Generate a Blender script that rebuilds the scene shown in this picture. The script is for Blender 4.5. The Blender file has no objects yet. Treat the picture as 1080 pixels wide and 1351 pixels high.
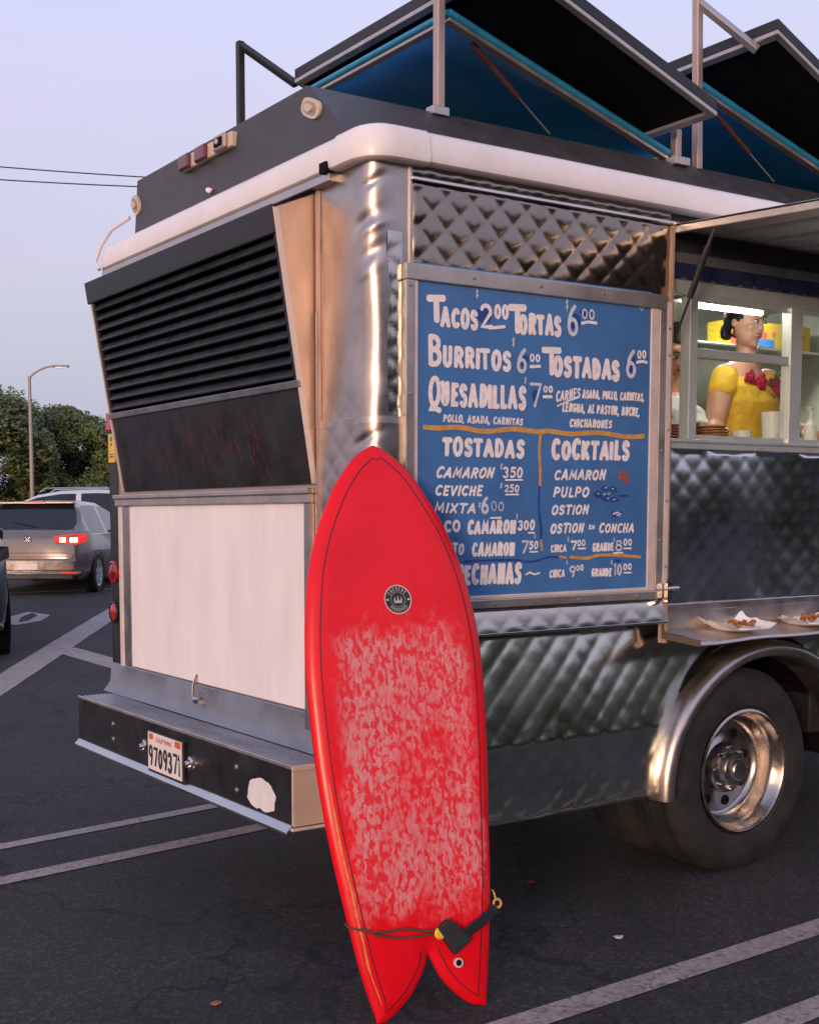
import bpy, bmesh, math, random
from mathutils import Vector, Matrix, noise
from math import sin, cos, pi, sqrt, radians
S = bpy.context.scene
COL = S.collection
rnd = random.Random(7)

# ---------------------------------------------------------------- camera
CAM = Vector((-2.302, -3.3367, 1.51))
A_, P_, R_ = 1.00961, 0.0869, -0.00453
F = Vector((cos(A_), sin(A_), 0)); R0 = Vector((F.y, -F.x, 0)); U = Vector((0, 0, 1))
fw = F * cos(P_) - U * sin(P_); up0 = U * cos(P_) + F * sin(P_)
Rr = R0 * cos(R_) + up0 * sin(R_); up = -R0 * sin(R_) + up0 * cos(R_)
cd = bpy.data.cameras.new("camera"); cam = bpy.data.objects.new("camera", cd); COL.objects.link(cam)
M3 = Matrix((Rr, up, -fw)).transposed()
cam.matrix_world = Matrix.Translation(CAM) @ M3.to_4x4()
cd.sensor_fit = 'VERTICAL'; cd.sensor_height = 36.0
cd.lens = 1627.1 / 1351 * 36
cd.shift_x = -(421.8 - 540) / 1351
cd.shift_y = (818.6 - 675.5) / 1351
cd.clip_end = 3000; cd.clip_start = 0.05
S.camera = cam

# ---------------------------------------------------------------- light
SUN_DIR = Vector((-0.80, -0.58, 0.14)).normalized()      # towards the low sun
w = bpy.data.worlds.new("World"); S.world = w; w.use_nodes = True
wn = w.node_tree; wn.nodes.clear(); L = wn.links.new
def N(t, **k):
    n = wn.nodes.new(t)
    for a, b in k.items(): setattr(n, a, b)
    return n
out = N('ShaderNodeOutputWorld'); bg = N('ShaderNodeBackground')
sky = N('ShaderNodeTexSky', sky_type='NISHITA', sun_disc=False)
sky.sun_elevation = radians(3); sky.sun_rotation = math.atan2(SUN_DIR.x, SUN_DIR.y)
sky.air_density = 1.2; sky.dust_density = 2.0
tc = N('ShaderNodeTexCoord'); sep = N('ShaderNodeSeparateXYZ'); L(tc.outputs['Generated'], sep.inputs[0])
ramp = N('ShaderNodeValToRGB'); L(sep.outputs['Z'], ramp.inputs[0])
cr = ramp.color_ramp
stops = [(0.0, (.31, .35, .52)), (.09, (.33, .37, .57)), (.18, (.44, .42, .62)), (.30, (.54, .50, .72)), (.42, (.52, .54, .82)), (.70, (.40, .45, .72)), (1.0, (.34, .40, .66))]
while len(cr.elements) < len(stops): cr.elements.new(.5)
for e, (p, c) in zip(cr.elements, stops): e.position = p; e.color = (*c, 1)
# glow of the set sun along the horizon
dot = N('ShaderNodeVectorMath', operation='DOT_PRODUCT'); L(tc.outputs['Generated'], dot.inputs[0])
hs = Vector((SUN_DIR.x, SUN_DIR.y, 0)).normalized(); dot.inputs[1].default_value = hs
m1 = N('ShaderNodeMath', operation='MULTIPLY_ADD'); m1.inputs[1].default_value = .5; m1.inputs[2].default_value = .5; m1.use_clamp = True
L(dot.outputs['Value'], m1.inputs[0])
m2 = N('ShaderNodeMath', operation='POWER'); m2.inputs[1].default_value = 3.0; L(m1.outputs[0], m2.inputs[0])
ab = N('ShaderNodeMath', operation='ABSOLUTE'); L(sep.outputs['Z'], ab.inputs[0])
m3 = N('ShaderNodeMath', operation='MULTIPLY'); m3.inputs[1].default_value = -4.5; L(ab.outputs[0], m3.inputs[0])
m4 = N('ShaderNodeMath', operation='EXPONENT'); L(m3.outputs[0], m4.inputs[0])
m5 = N('ShaderNodeMath', operation='MULTIPLY'); L(m2.outputs[0], m5.inputs[0]); L(m4.outputs[0], m5.inputs[1])
glow = N('ShaderNodeVectorMath', operation='SCALE'); glow.inputs[0].default_value = (1.5, .78, .42); L(m5.outputs[0], glow.inputs['Scale'])
nsc = N('ShaderNodeVectorMath', operation='SCALE'); nsc.inputs['Scale'].default_value = .08; L(sky.outputs[0], nsc.inputs[0])
hz = N('ShaderNodeTexNoise'); hz.inputs['Scale'].default_value = 2.2; hz.inputs['Detail'].default_value = 5; hzm = N('ShaderNodeMapping'); hzm.inputs['Scale'].default_value = (1, 1, 5)
L(tc.outputs['Generated'], hzm.inputs[0]); L(hzm.outputs[0], hz.inputs[0])
hzr = N('ShaderNodeMapRange'); hzr.inputs['From Min'].default_value = .3; hzr.inputs['From Max'].default_value = .7; hzr.inputs['To Min'].default_value = .89; hzr.inputs['To Max'].default_value = .95; L(hz.outputs[0], hzr.inputs[0])
rs = N('ShaderNodeVectorMath', operation='SCALE'); L(hzr.outputs[0], rs.inputs['Scale']); L(ramp.outputs[0], rs.inputs[0])
a1 = N('ShaderNodeVectorMath', operation='ADD'); L(glow.outputs[0], a1.inputs[0]); L(nsc.outputs[0], a1.inputs[1])
a2 = N('ShaderNodeVectorMath', operation='ADD'); L(a1.outputs[0], a2.inputs[0]); L(rs.outputs[0], a2.inputs[1])
L(a2.outputs[0], bg.inputs['Color']); bg.inputs['Strength'].default_value = 1.0
L(bg.outputs[0], out.inputs[0])
sd = bpy.data.lights.new("sun", 'SUN'); so = bpy.data.objects.new("sun", sd); COL.objects.link(so)
sd.energy = 1.5; sd.angle = radians(14); sd.color = (1, .74, .56)
so.rotation_euler = (-SUN_DIR).to_track_quat('-Z', 'Y').to_euler(); so.location = (-20, -15, 10)
S.view_settings.view_transform = 'Standard'; S.view_settings.look = 'None'
S.view_settings.exposure = 0.22; S.view_settings.gamma = 1
S.cycles.max_bounces = 8; S.cycles.use_denoising = True

# ---------------------------------------------------------------- materials
MAT = {}
def nodes(name):
    m = bpy.data.materials.new(name); m.use_nodes = True; MAT[name] = m
    nt = m.node_tree; return m, nt, nt.nodes['Principled BSDF']
def mat(name, col, rough=.5, metal=0., var=.12, scale=8., bump=0., bscale=60., coat=0., emit=None, estr=0., stretch=None, rvar=.1, dark=None, spec=.5):
    """colour with noise variation, roughness variation and fine relief"""
    m, nt, b = nodes(name); l = nt.links.new
    tc = nt.nodes.new('ShaderNodeTexCoord'); mp = nt.nodes.new('ShaderNodeMapping'); l(tc.outputs['Object'], mp.inputs[0])
    if stretch: mp.inputs['Scale'].default_value = stretch
    n1 = nt.nodes.new('ShaderNodeTexNoise'); n1.inputs['Scale'].default_value = scale; n1.inputs['Detail'].default_value = 6; n1.inputs['Roughness'].default_value = .65
    l(mp.outputs[0], n1.inputs[0])
    rp = nt.nodes.new('ShaderNodeValToRGB'); l(n1.outputs[0], rp.inputs[0])
    d = dark or tuple(c * (1 - var) for c in col)
    rp.color_ramp.elements[0].color = (*d, 1); rp.color_ramp.elements[0].position = .3
    rp.color_ramp.elements[1].color = (*[min(1, c * (1 + var)) for c in col], 1); rp.color_ramp.elements[1].position = .7
    l(rp.outputs[0], b.inputs['Base Color'])
    mr = nt.nodes.new('ShaderNodeMapRange'); l(n1.outputs[0], mr.inputs[0])
    mr.inputs['From Min'].default_value = .3; mr.inputs['From Max'].default_value = .7
    mr.inputs['To Min'].default_value = max(.03, rough - rvar); mr.inputs['To Max'].default_value = min(1, rough + rvar)
    l(mr.outputs[0], b.inputs['Roughness'])
    b.inputs['Metallic'].default_value = metal; b.inputs['Coat Weight'].default_value = coat
    b.inputs['Specular IOR Level'].default_value = spec
    if bump:
        n2 = nt.nodes.new('ShaderNodeTexNoise'); n2.inputs['Scale'].default_value = bscale; n2.inputs['Detail'].default_value = 4
        l(mp.outputs[0], n2.inputs[0])
        bp = nt.nodes.new('ShaderNodeBump'); bp.inputs['Strength'].default_value = bump; bp.inputs['Distance'].default_value = .01
        l(n2.outputs[0], bp.inputs['Height']); l(bp.outputs[0], b.inputs['Normal'])
    if emit:
        b.inputs['Emission Color'].default_value = (*emit, 1); b.inputs['Emission Strength'].default_value = estr
    return m
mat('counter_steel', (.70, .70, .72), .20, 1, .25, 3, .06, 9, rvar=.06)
mat('quilted_steel', (.29, .25, .215), .19, 1, .14, 3, .02, 30, rvar=.05)  # dark brown base stands in for dark surroundings mirrored by the quilted sheets
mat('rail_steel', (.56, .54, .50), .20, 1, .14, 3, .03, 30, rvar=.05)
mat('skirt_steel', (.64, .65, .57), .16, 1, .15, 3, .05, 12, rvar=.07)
mat('steel', (.58, .56, .53), .22, 1, .12, 5, .05, 40, rvar=.08)
mat('corner_steel', (.47, .42, .385), .34, 1, .28, 3.5, .12, 7, rvar=.10)
mat('satin_steel', (.56, .50, .46), .36, 1, .15, 5, .05, 30, rvar=.1)
mat('tan_sheet', (.62, .45, .35), .42, .85, .13, 4, .05, 20, stretch=(1, 1, .5))
mat('bumper_metal', (.66, .52, .43), .5, .25, .12, 5, .03, 30)  # tan base stands in for warm light mirrored on the bumper end
mat('bronze_post', (.50, .38, .32), .4, .8, .22, 9, .04, 60, stretch=(1, 1, .3))
mat('aluminium', (.56, .62, .62), .38, .55, .07, 10, .01, 60)
mat('bracket_brown', (.10, .07, .055), .65, 0, .2, 12)
mat('rust_edge', (.40, .26, .19), .6, .15, .3, 14, .05, 60, stretch=(1, 1, .3))
mat('awning_paint', (.64, .63, .60), .35, .3, .1, 4, .03, 30)
mat('frame_metal', (.50, .46, .43), .35, .75, .15, 8, .04, 60)
mat('cream_frame', (.72, .60, .55), .4, .2, .12, 10, .04, 60)
mat('white_gutter', (.80, .75, .74), .35, 0, .06, 5, .03, 30, coat=.2)
mat('white_panel', (.80, .75, .75), .5, 0, .07, 5, .05, 60, stretch=(1, 1.4, .35), rvar=.15)
mat('grey_blue_steel', (.22, .23, .255), .38, .6, .2, 7, .05, 50)
mat('black_paint', (.016, .016, .018), .38, 0, .5, 6, .05, 50)
mat('louver_black', (.022, .024, .028), .42, .1, .4, 10, .05, 80)
mat('roof_grey', (.056, .052, .054), .5, .1, .18, 9, .05, 80)
mat('near_black', (.004, .004, .005), .7, 0, .3, 8, spec=.15)
mat('solar_edge', (.03, .03, .034), .45, .3, .2, 8)
mat('hatch_blue', (.02, .28, .66), .10, .1, .3, 2.4, .03, 4, coat=.4)
mat('hatch_seal', (.02, .23, .42), .35, 0, .15, 10)
mat('board_blue', (.060, .178, .42), .34, 0, .17, 3, .03, 60)
mat('letter_white', (.90, .82, .80), .45, 0, .12, 26, .1, 90, stretch=(1, 1, 3))
mat('price_white', (.62, .66, .74), .5, 0, .12, 30)
mat('line_orange', (.62, .32, .08), .5, 0, .22, 40)
mat('navy', (.02, .065, .27), .45, 0, .3, 40)
mat('shrimp_red', (.32, .10, .10), .5, 0, .4, 90)
mat('rubber', (.017, .0165, .016), .78, 0, .55, 9, .2, 90)
mat('chrome', (.62, .58, .55), .12, 1, .1, 6, .02, 30, rvar=.06)
mat('rim_steel', (.46, .42, .39), .24, 1, .2, 9, .05, 40, rvar=.1)
mat('red_lens', (.38, .012, .015), .2, 0, .25, 30, coat=.6)
mat('dark_red_lens', (.12, .01, .012), .22, 0, .25, 30, coat=.6)
mat('cream_plastic', (.62, .50, .38), .4, 0, .12, 20)
mat('yellow_label', (.70, .48, .06), .5, 0, .12, 20)
mat('plate_white', (.74, .68, .64), .45, 0, .06, 30)
mat('plate_ink', (.03, .03, .05), .5)
mat('plate_red', (.62, .12, .05), .5, 0, .2, 60)
mat('sticker', (.72, .69, .68), .6, 0, .07, 30)
mat('scratch_red', (.24, .015, .02), .6, 0, .5, 60)
mat('tread_plate', (.40, .41, .44), .32, .8, .2, 5, .05, 60, stretch=(1, .3, 1))
mat('asphalt', (.0265, .0240, .0235), .86, 0, .28, 2.2, .55, 170, rvar=.06)
mat('paint_line', (.38, .315, .29), .75, 0, .2, 14, .3, 120)
mat('inner_white', (.62, .63, .58), .45, 0, .08, 5)
mat('inner_steel', (.55, .56, .52), .3, .9, .15, 6)
mat('ceiling_glow', (.9, .9, .9), .5, emit=(1, .98, .92), estr=45)
mat('lamp_glow', (.9, .9, .9), .5, emit=(1, .97, .90), estr=42)
mat('strut_brown', (.10, .035, .025), .45, .3, .2, 20)
mat('navy_strip', (.02, .026, .09), .35, .2, .3, 12)
mat('dark_header', (.03, .03, .035), .5, .2, .3, 12)
mat('skin', (.56, .29, .20), .5, 0, .08, 16, .03, 90)
mat('skin_blush', (.58, .20, .15), .5, 0, .06, 16)
mat('lips', (.28, .03, .045), .4)
mat('hair', (.012, .009, .009), .42, 0, .4, 30, .3, 120, stretch=(1, 1, 8))
mat('blouse_yellow', (.72, .43, .03), .75, 0, .1, 14, .25, 70)
mat('rose_red', (.42, .012, .05), .6, 0, .3, 40)
mat('leaf_green', (.05, .12, .04), .6, 0, .3, 40)
mat('eye_white', (.7, .68, .65), .3); mat('eye_dark', (.012, .008, .006), .2)
mat('shirt_white', (.62, .62, .60), .8, 0, .06, 12, .2, 60)
mat('dark_cap', (.018, .018, .02), .8, 0, .3, 20, .2, 60)
mat('box_yellow', (.50, .34, .02), .5, 0, .08, 9)
mat('box_blue', (.03, .16, .50), .5, 0, .1, 9)
mat('box_red', (.55, .05, .03), .5, 0, .1, 9)
mat('cup_white', (.75, .74, .72), .4, 0, .04, 9)
mat('tortilla', (.50, .24, .13), .8, 0, .25, 30)
mat('paper', (.90, .88, .87), .7, 0, .04, 12, .1, 40)
mat('food', (.34, .13, .04), .55, 0, .6, 90, .6, 80)
mat('pink_cloth', (.72, .16, .16), .7, 0, .1, 20)
mat('teal_cloth', (.05, .07, .07), .7, 0, .3, 20)
mat('bark', (.09, .07, .05), .9, 0, .3, 12, .5, 30)
mat('leaf', (.105, .135, .042), .6, 0, .45, .9)
mat('leaf_far', (.07, .075, .03), .6, 0, .45, .9)
mat('pole_paint', (.34, .30, .28), .6, .2, .1, 6)
mat('cable', (.02, .02, .02), .7)
mat('car_paint', (.20, .17, .155), .22, .55, .08, 3, coat=.8)
mat('car_white', (.62, .62, .64), .3, 0, .03, 3, coat=.6)
mat('car_black', (.012, .012, .014), .2, 0, .2, 3, coat=.8)
mat('car_glass', (.012, .014, .016), .06, 0, .2, 3, coat=.3)
mat('car_trim', (.02, .02, .02), .5)
mat('tail_red', (.6, .03, .02), .2, emit=(1, .05, .03), estr=.4)
mat('tail_hot', (.9, .6, .4), .2, emit=(1, .55, .38), estr=2.2)
mat('stucco', (.26, .22, .18), .9, 0, .15, 3, .2, 30)
mat('cord', (.10, .045, .025), .6)
mat('logo_black', (.02, .02, .02), .5); mat('logo_white', (.55, .50, .5), .5)
mat('pinstripe', (.08, .005, .008), .5)

def glass_mat():
    m, nt, b = nodes('window_glass'); l = nt.links.new
    nt.nodes.remove(b)
    o = nt.nodes['Material Output']
    t = nt.nodes.new('ShaderNodeBsdfTransparent'); t.inputs[0].default_value = (.93, .96, .95, 1)
    g = nt.nodes.new('ShaderNodeBsdfGlossy'); g.inputs['Roughness'].default_value = .03
    lw = nt.nodes.new('ShaderNodeLayerWeight'); pw = nt.nodes.new('ShaderNodeMath'); pw.operation = 'POWER'; pw.inputs[1].default_value = 4; l(lw.outputs['Facing'], pw.inputs[0])
    fr = nt.nodes.new('ShaderNodeMath'); fr.operation = 'MULTIPLY_ADD'; fr.inputs[1].default_value = .6; fr.inputs[2].default_value = .035; l(pw.outputs[0], fr.inputs[0])
    mx = nt.nodes.new('ShaderNodeMixShader'); l(fr.outputs[0], mx.inputs[0]); l(t.outputs[0], mx.inputs[1]); l(g.outputs[0], mx.inputs[2])
    l(mx.outputs[0], o.inputs[0])
glass_mat()

def board_mat():
    """glossy red resin with rubbed surf wax over the lower deck (board space: x across, z along)"""
    m, nt, b = nodes('surfboard_red'); l = nt.links.new
    tc = nt.nodes.new('ShaderNodeTexCoord'); sp = nt.nodes.new('ShaderNodeSeparateXYZ'); l(tc.outputs['Object'], sp.inputs[0])
    def math_(op, a, b_=None, clamp=False):
        n = nt.nodes.new('ShaderNodeMath'); n.operation = op; n.use_clamp = clamp
        for i, v in enumerate((a, b_)):
            if v is None: continue
            if isinstance(v, (int, float)): n.inputs[i].default_value = v
            else: l(v, n.inputs[i])
        return n.outputs[0]
    def noise_(sc, scale, detail=5, rough=.6, dist=0.):
        mp = nt.nodes.new('ShaderNodeMapping'); mp.inputs['Scale'].default_value = sc; l(tc.outputs['Object'], mp.inputs[0])
        n = nt.nodes.new('ShaderNodeTexNoise'); n.inputs['Scale'].default_value = scale; n.inputs['Detail'].default_value = detail; n.inputs['Roughness'].default_value = rough
        n.inputs['Distortion'].default_value = dist
        l(mp.outputs[0], n.inputs[0]); return n.outputs[0]
    def step(v, a, c):
        n = nt.nodes.new('ShaderNodeMapRange'); n.interpolation_type = 'SMOOTHSTEP'; n.inputs['From Min'].default_value = a; n.inputs['From Max'].default_value = c
        l(v, n.inputs[0]); return n.outputs[0]
    edge = noise_((1, 1, 1), 9, 4)
    z = sp.outputs['Z']; x = sp.outputs['X']
    zz = math_('ADD', z, math_('MULTIPLY', math_('SUBTRACT', edge, .5), .34))
    top = math_('SUBTRACT', 1, step(zz, 1.10, 1.21))
    bot = step(zz, .26, .40)
    ax = math_('ABSOLUTE', math_('ADD', x, .012))
    side = math_('SUBTRACT', 1, step(math_('ADD', ax, math_('MULTIPLY', math_('SUBTRACT', edge, .5), .1)), .185, .255))
    gate = math_('ADD', math_('MULTIPLY', step(noise_((1, 1, .6), 9, 4, .65, .4), .34, .47), .8), .2)
    region = math_('MULTIPLY', math_('MULTIPLY', top, bot), side)
    blobs = step(math_('ADD', math_('MULTIPLY', noise_((1, 1, .55), 62, 3, .6, .35), .70), math_('MULTIPLY', noise_((1, 1, .6), 20, 4), .30)), .43, .53)
    fine = step(noise_((1, 1, .3), 120, 3, .65), .34, .60)
    haze = noise_((1, 1, .4), 5, 3)
    k = math_('MULTIPLY', math_('MAXIMUM', math_('MULTIPLY', blobs, math_('ADD', math_('MULTIPLY', fine, .6), .4)), .10), math_('ADD', math_('MULTIPLY', step(haze, .34, .62), .46), .44), True)
    wax = math_('MULTIPLY', math_('MULTIPLY', math_('MULTIPLY', region, gate), k, True), .86)
    sm = noise_((1, 1, 1), 3, 5)
    rp = nt.nodes.new('ShaderNodeValToRGB'); l(sm, rp.inputs[0])
    rp.color_ramp.elements[0].color = (.66, .003, .010, 1); rp.color_ramp.elements[0].position = .3
    rp.color_ramp.elements[1].color = (.82, .006, .016, 1); rp.color_ramp.elements[1].position = .7
    mx = nt.nodes.new('ShaderNodeMix'); mx.data_type = 'RGBA'; l(wax, mx.inputs['Factor']); l(rp.outputs[0], mx.inputs[6]); mx.inputs[7].default_value = (.66, .37, .38, 1)
    l(mx.outputs[2], b.inputs['Base Color'])
    mr = nt.nodes.new('ShaderNodeMapRange'); l(wax, mr.inputs[0]); mr.inputs['To Min'].default_value = .3; mr.inputs['To Max'].default_value = .8; l(mr.outputs[0], b.inputs['Roughness'])
    bp = nt.nodes.new('ShaderNodeBump'); bp.inputs['Strength'].default_value = .5; bp.inputs['Distance'].default_value = .002; l(wax, bp.inputs['Height']); l(bp.outputs[0], b.inputs['Normal'])
    b.inputs['Coat Weight'].default_value = .05; b.inputs['Specular IOR Level'].default_value = .32
board_mat()

def asphalt_detail(name, wear):
    """aggregate speckle, stains and hairline cracks; painted stripes wear through to the asphalt"""
    m = MAT[name]; nt = m.node_tree; l = nt.links.new; b = nt.nodes['Principled BSDF']
    tc = nt.nodes.new('ShaderNodeTexCoord'); base = b.inputs['Base Color'].links[0].from_socket
    def noi(sc, d=4, r=.6, dist=0):
        n = nt.nodes.new('ShaderNodeTexNoise'); n.inputs['Scale'].default_value = sc; n.inputs['Detail'].default_value = d; n.inputs['Roughness'].default_value = r; n.inputs['Distortion'].default_value = dist
        l(tc.outputs['Object'], n.inputs[0]); return n.outputs[0]
    def ramp(v, p0, c0, p1, c1):
        r = nt.nodes.new('ShaderNodeValToRGB'); l(v, r.inputs[0]); e = r.color_ramp.elements
        e[0].position = p0; e[0].color = (*[c0]*3, 1); e[1].position = p1; e[1].color = (*[c1]*3, 1); return r.outputs[0]
    def mul(a, c, f=1.):
        x = nt.nodes.new('ShaderNodeMix'); x.data_type = 'RGBA'; x.blend_type = 'MULTIPLY'; x.inputs['Factor'].default_value = f; l(a, x.inputs[6]); l(c, x.inputs[7]); return x.outputs[2]
    vo = nt.nodes.new('ShaderNodeTexVoronoi'); vo.inputs['Scale'].default_value = 95; l(tc.outputs['Object'], vo.inputs[0])
    sp = nt.nodes.new('ShaderNodeSeparateColor'); l(vo.outputs['Color'], sp.inputs[0])
    col = mul(base, ramp(sp.outputs[0], .55, .78, 1.0, 2.1))
    col = mul(col, ramp(noi(260, 2), .3, .5, .75, 1.7))
    col = mul(col, ramp(noi(.9, 5, .7), .32, .62, .62, 1.18))
    vc = nt.nodes.new('ShaderNodeTexVoronoi'); vc.feature = 'DISTANCE_TO_EDGE'; vc.inputs['Scale'].default_value = .55
    wv = nt.nodes.new('ShaderNodeVectorMath'); wv.operation = 'ADD'
    nn = nt.nodes.new('ShaderNodeTexNoise'); nn.inputs['Scale'].default_value = 3; nn.inputs['Detail'].default_value = 6; l(tc.outputs['Object'], nn.inputs[0])
    l(tc.outputs['Object'], wv.inputs[0]); l(nn.outputs['Color'], wv.inputs[1]); l(wv.outputs[0], vc.inputs[0])
    col = mul(col, ramp(vc.outputs['Distance'], .004, .35, .014, 1.))
    if wear:
        mx = nt.nodes.new('ShaderNodeMix'); mx.data_type = 'RGBA'; l(base, mx.inputs[6])
        mx2 = nt.nodes.new('ShaderNodeMath'); mx2.operation = 'MULTIPLY'; l(ramp(noi(38, 6, .75), .50, 0., .62, 1.), mx2.inputs[0]); l(ramp(noi(3.5, 4), .38, .25, .66, 1.), mx2.inputs[1])
        l(mx2.outputs[0], mx.inputs['Factor']); mx.inputs[7].default_value = (.045, .042, .042, 1)
        b_col = mul(mx.outputs[2], ramp(sp.outputs[0], .0, .82, 1.0, 1.08)); l(b_col, b.inputs['Base Color'])
    else: l(col, b.inputs['Base Color'])
asphalt_detail('asphalt', False); asphalt_detail('paint_line', True)
def lid_translucent():
    m = MAT['hatch_blue']; nt = m.node_tree; l = nt.links.new; b = nt.nodes['Principled BSDF']
    rp = b.inputs['Base Color'].links[0].from_node; e = rp.color_ramp.elements.new(.80); e.color = (.30, .50, .66, 1); rp.color_ramp.elements[1].position = .62  # pale stop paints whitish reflections and clouding into the blue
    t = nt.nodes.new('ShaderNodeBsdfTranslucent'); t.inputs[0].default_value = (.03, .34, .80, 1)
    x = nt.nodes.new('ShaderNodeMixShader'); x.inputs[0].default_value = .45; l(b.outputs[0], x.inputs[1]); l(t.outputs[0], x.inputs[2]); l(x.outputs[0], nt.nodes['Material Output'].inputs[0])
lid_translucent()

# ---------------------------------------------------------------- mesh helpers
class MB:
    def __init__(s): s.v = []; s.f = []; s.m = []
    def add(s, vs, fs, mi=0):
        o = len(s.v); s.v += [tuple(v) for v in vs]; s.f += [tuple(i + o for i in f) for f in fs]; s.m += [mi] * len(fs); return s
    def box(s, a, b, mi=0):
        (x0, y0, z0), (x1, y1, z1) = a, b
        x0, x1 = sorted((x0, x1)); y0, y1 = sorted((y0, y1)); z0, z1 = sorted((z0, z1))
        return s.add([(x0,y0,z0),(x1,y0,z0),(x1,y1,z0),(x0,y1,z0),(x0,y0,z1),(x1,y0,z1),(x1,y1,z1),(x0,y1,z1)],
                     [(0,3,2,1),(4,5,6,7),(0,1,5,4),(1,2,6,5),(2,3,7,6),(3,0,4,7)], mi)
    def slab(s, quad, t, mi=0):
        """thin solid: quad of 4 points, thickness vector t"""
        q = [Vector(p) for p in quad]; t = Vector(t); n = len(q)
        vs = q + [p + t for p in q]
        fs = [tuple(range(n))[::-1], tuple(range(n, 2*n))] + [(i, (i+1) % n, n + (i+1) % n, n + i) for i in range(n)]
        return s.add(vs, fs, mi)
    def bar(s, a, b, w=.02, h=None, mi=0, side=None):
        a, b = Vector(a), Vector(b); d = (b - a).normalized(); h = h or w
        sd_ = Vector(side) if side else (Vector((0, 0, 1)) if abs(d.z) < .9 else Vector((1, 0, 0)))
        x = d.cross(sd_).normalized(); y = x.cross(d).normalized()
        q = [x*w/2 + y*h/2, -x*w/2 + y*h/2, -x*w/2 - y*h/2, x*w/2 - y*h/2]
        return s.slab([a + p for p in q], b - a, mi)
    def tube(s, pts, r, n=8, mi=0, cap=True):
        pts = [Vector(p) for p in pts]; rs = r if isinstance(r, (list, tuple)) else [r] * len(pts)
        vs = []; fs = []; px = None
        for i, p in enumerate(pts):
            d = (pts[min(i+1, len(pts)-1)] - pts[max(i-1, 0)]).normalized()
            if px is None:
                px = d.orthogonal().normalized()
            px = (px - d * px.dot(d)).normalized(); py = d.cross(px)
            vs += [p + (px*cos(2*pi*k/n) + py*sin(2*pi*k/n)) * rs[i] for k in range(n)]
        for i in range(len(pts)-1):
            for k in range(n):
                fs.append((i*n+k, i*n+(k+1) % n, (i+1)*n+(k+1) % n, (i+1)*n+k))
        if cap: fs += [tuple(range(n))[::-1], tuple(range((len(pts)-1)*n, len(pts)*n))]
        return s.add(vs, fs, mi)
    def lathe(s, prof, c, axis='Z', n=32, mi=0, a0=0, a1=2*pi):
        """prof: (radius, along axis)"""
        full = abs(a1 - a0 - 2*pi) < 1e-6; k = n if full else n + 1; vs = []
        for r, h in prof:
            for i in range(k):
                t = a0 + (a1 - a0) * i / n; p, q = r*cos(t), r*sin(t)
                v = {'Z': (p, q, h), 'Y': (p, h, q), 'X': (h, p, q)}[axis]; vs.append(Vector(v) + Vector(c))
        fs = []
        for j in range(len(prof)-1):
            for i in range(n):
                a, b = i, (i+1) % k
                fs.append((j*k+a, j*k+b, (j+1)*k+b, (j+1)*k+a))
        return s.add(vs, fs, mi)
    def build(s, name, m, parent=None, smooth=False, bevel=0., off=None, weld=False):
        me = bpy.data.meshes.new(name); me.from_pydata(s.v, [], s.f)
        for x in (m if isinstance(m, (list, tuple)) else [m]): me.materials.append(MAT[x] if isinstance(x, str) else x)
        for p, i in zip(me.polygons, s.m): p.material_index = i
        bm = bmesh.new(); bm.from_mesh(me)
        if weld: bmesh.ops.remove_doubles(bm, verts=bm.verts, dist=1e-5)
        bmesh.ops.recalc_face_normals(bm, faces=bm.faces); bm.to_mesh(me); bm.free()
        o = bpy.data.objects.new(name, me); COL.objects.link(o)
        if parent: attach(o, parent)
        if smooth:
            for p in me.polygons: p.use_smooth = True
            if smooth != 2:
                me.set_sharp_from_angle(angle=radians(38))
        if bevel:
            b = o.modifiers.new('edge', 'BEVEL'); b.width = bevel; b.segments = 2; b.limit_method = 'ANGLE'
        return o
WORLD = {}
def wloc(p):
    v = Vector((0, 0, 0))
    while p is not None: v += p.location; p = p.parent
    return v
def attach(o, parent):
    """child keeps world coordinates; parents are unrotated at this point"""
    o.parent = parent
    o.location = o.location - wloc(parent)
def thing(name, label, cat, loc=(0, 0, 0), group=None):
    o = bpy.data.objects.new(name, None); COL.objects.link(o); o.location = loc; o.empty_display_size = .1
    o['label'] = label; o['category'] = cat
    if group: o['group'] = group
    return o
def tag(o, label=None, cat=None, group=None, kind=None):
    for k, v in (('label', label), ('category', cat), ('group', group), ('kind', kind)):
        if v: o[k] = v
    return o
def place(o, loc, rz=0., sc=1.):
    o.location = loc; o.rotation_euler = (0, 0, rz); o.scale = (sc,)*3; return o
def copy_tree(o, parent=None):
    c = o.copy(); COL.objects.link(c)
    if parent: c.parent = parent
    for ch in list(o.children): copy_tree(ch, c)
    return c

# ---------------------------------------------------------------- ground
def gz(x, y):
    s = (Vector((x, y, 0)) - Vector((CAM.x, CAM.y, 0))).dot(F)
    if s < 0: s = 0
    m = .5*((s-6)+sqrt((s-6)**2+4)); b0 = .5*(-6+sqrt(40))
    return .7*math.tanh(.0225*m/.7)-.7*math.tanh(.0225*b0/.7)
def ground():
    mb = MB(); ss = [-400, -100, -30, -10] + [i*1.0 for i in range(0, 60)] + [62, 70, 90, 130, 250, 500, 900]; ls = [-900, -300, -100, -40, -20, -10, 0, 10, 20, 40, 100, 300, 900]
    O = Vector((CAM.x, CAM.y, 0))
    for s in ss:
        for l_ in ls:
            p = O + F*s + R0*l_; mb.v.append((p.x, p.y, gz(p.x, p.y)))
    n = len(ls)
    for i in range(len(ss)-1):
        for j in range(n-1): mb.f.append((i*n+j, i*n+j+1, (i+1)*n+j+1, (i+1)*n+j)); mb.m.append(0)
    tag(mb.build('ground', 'asphalt', smooth=2), 'dark asphalt parking lot under the food truck and cars', kind='structure')
ground()
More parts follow.
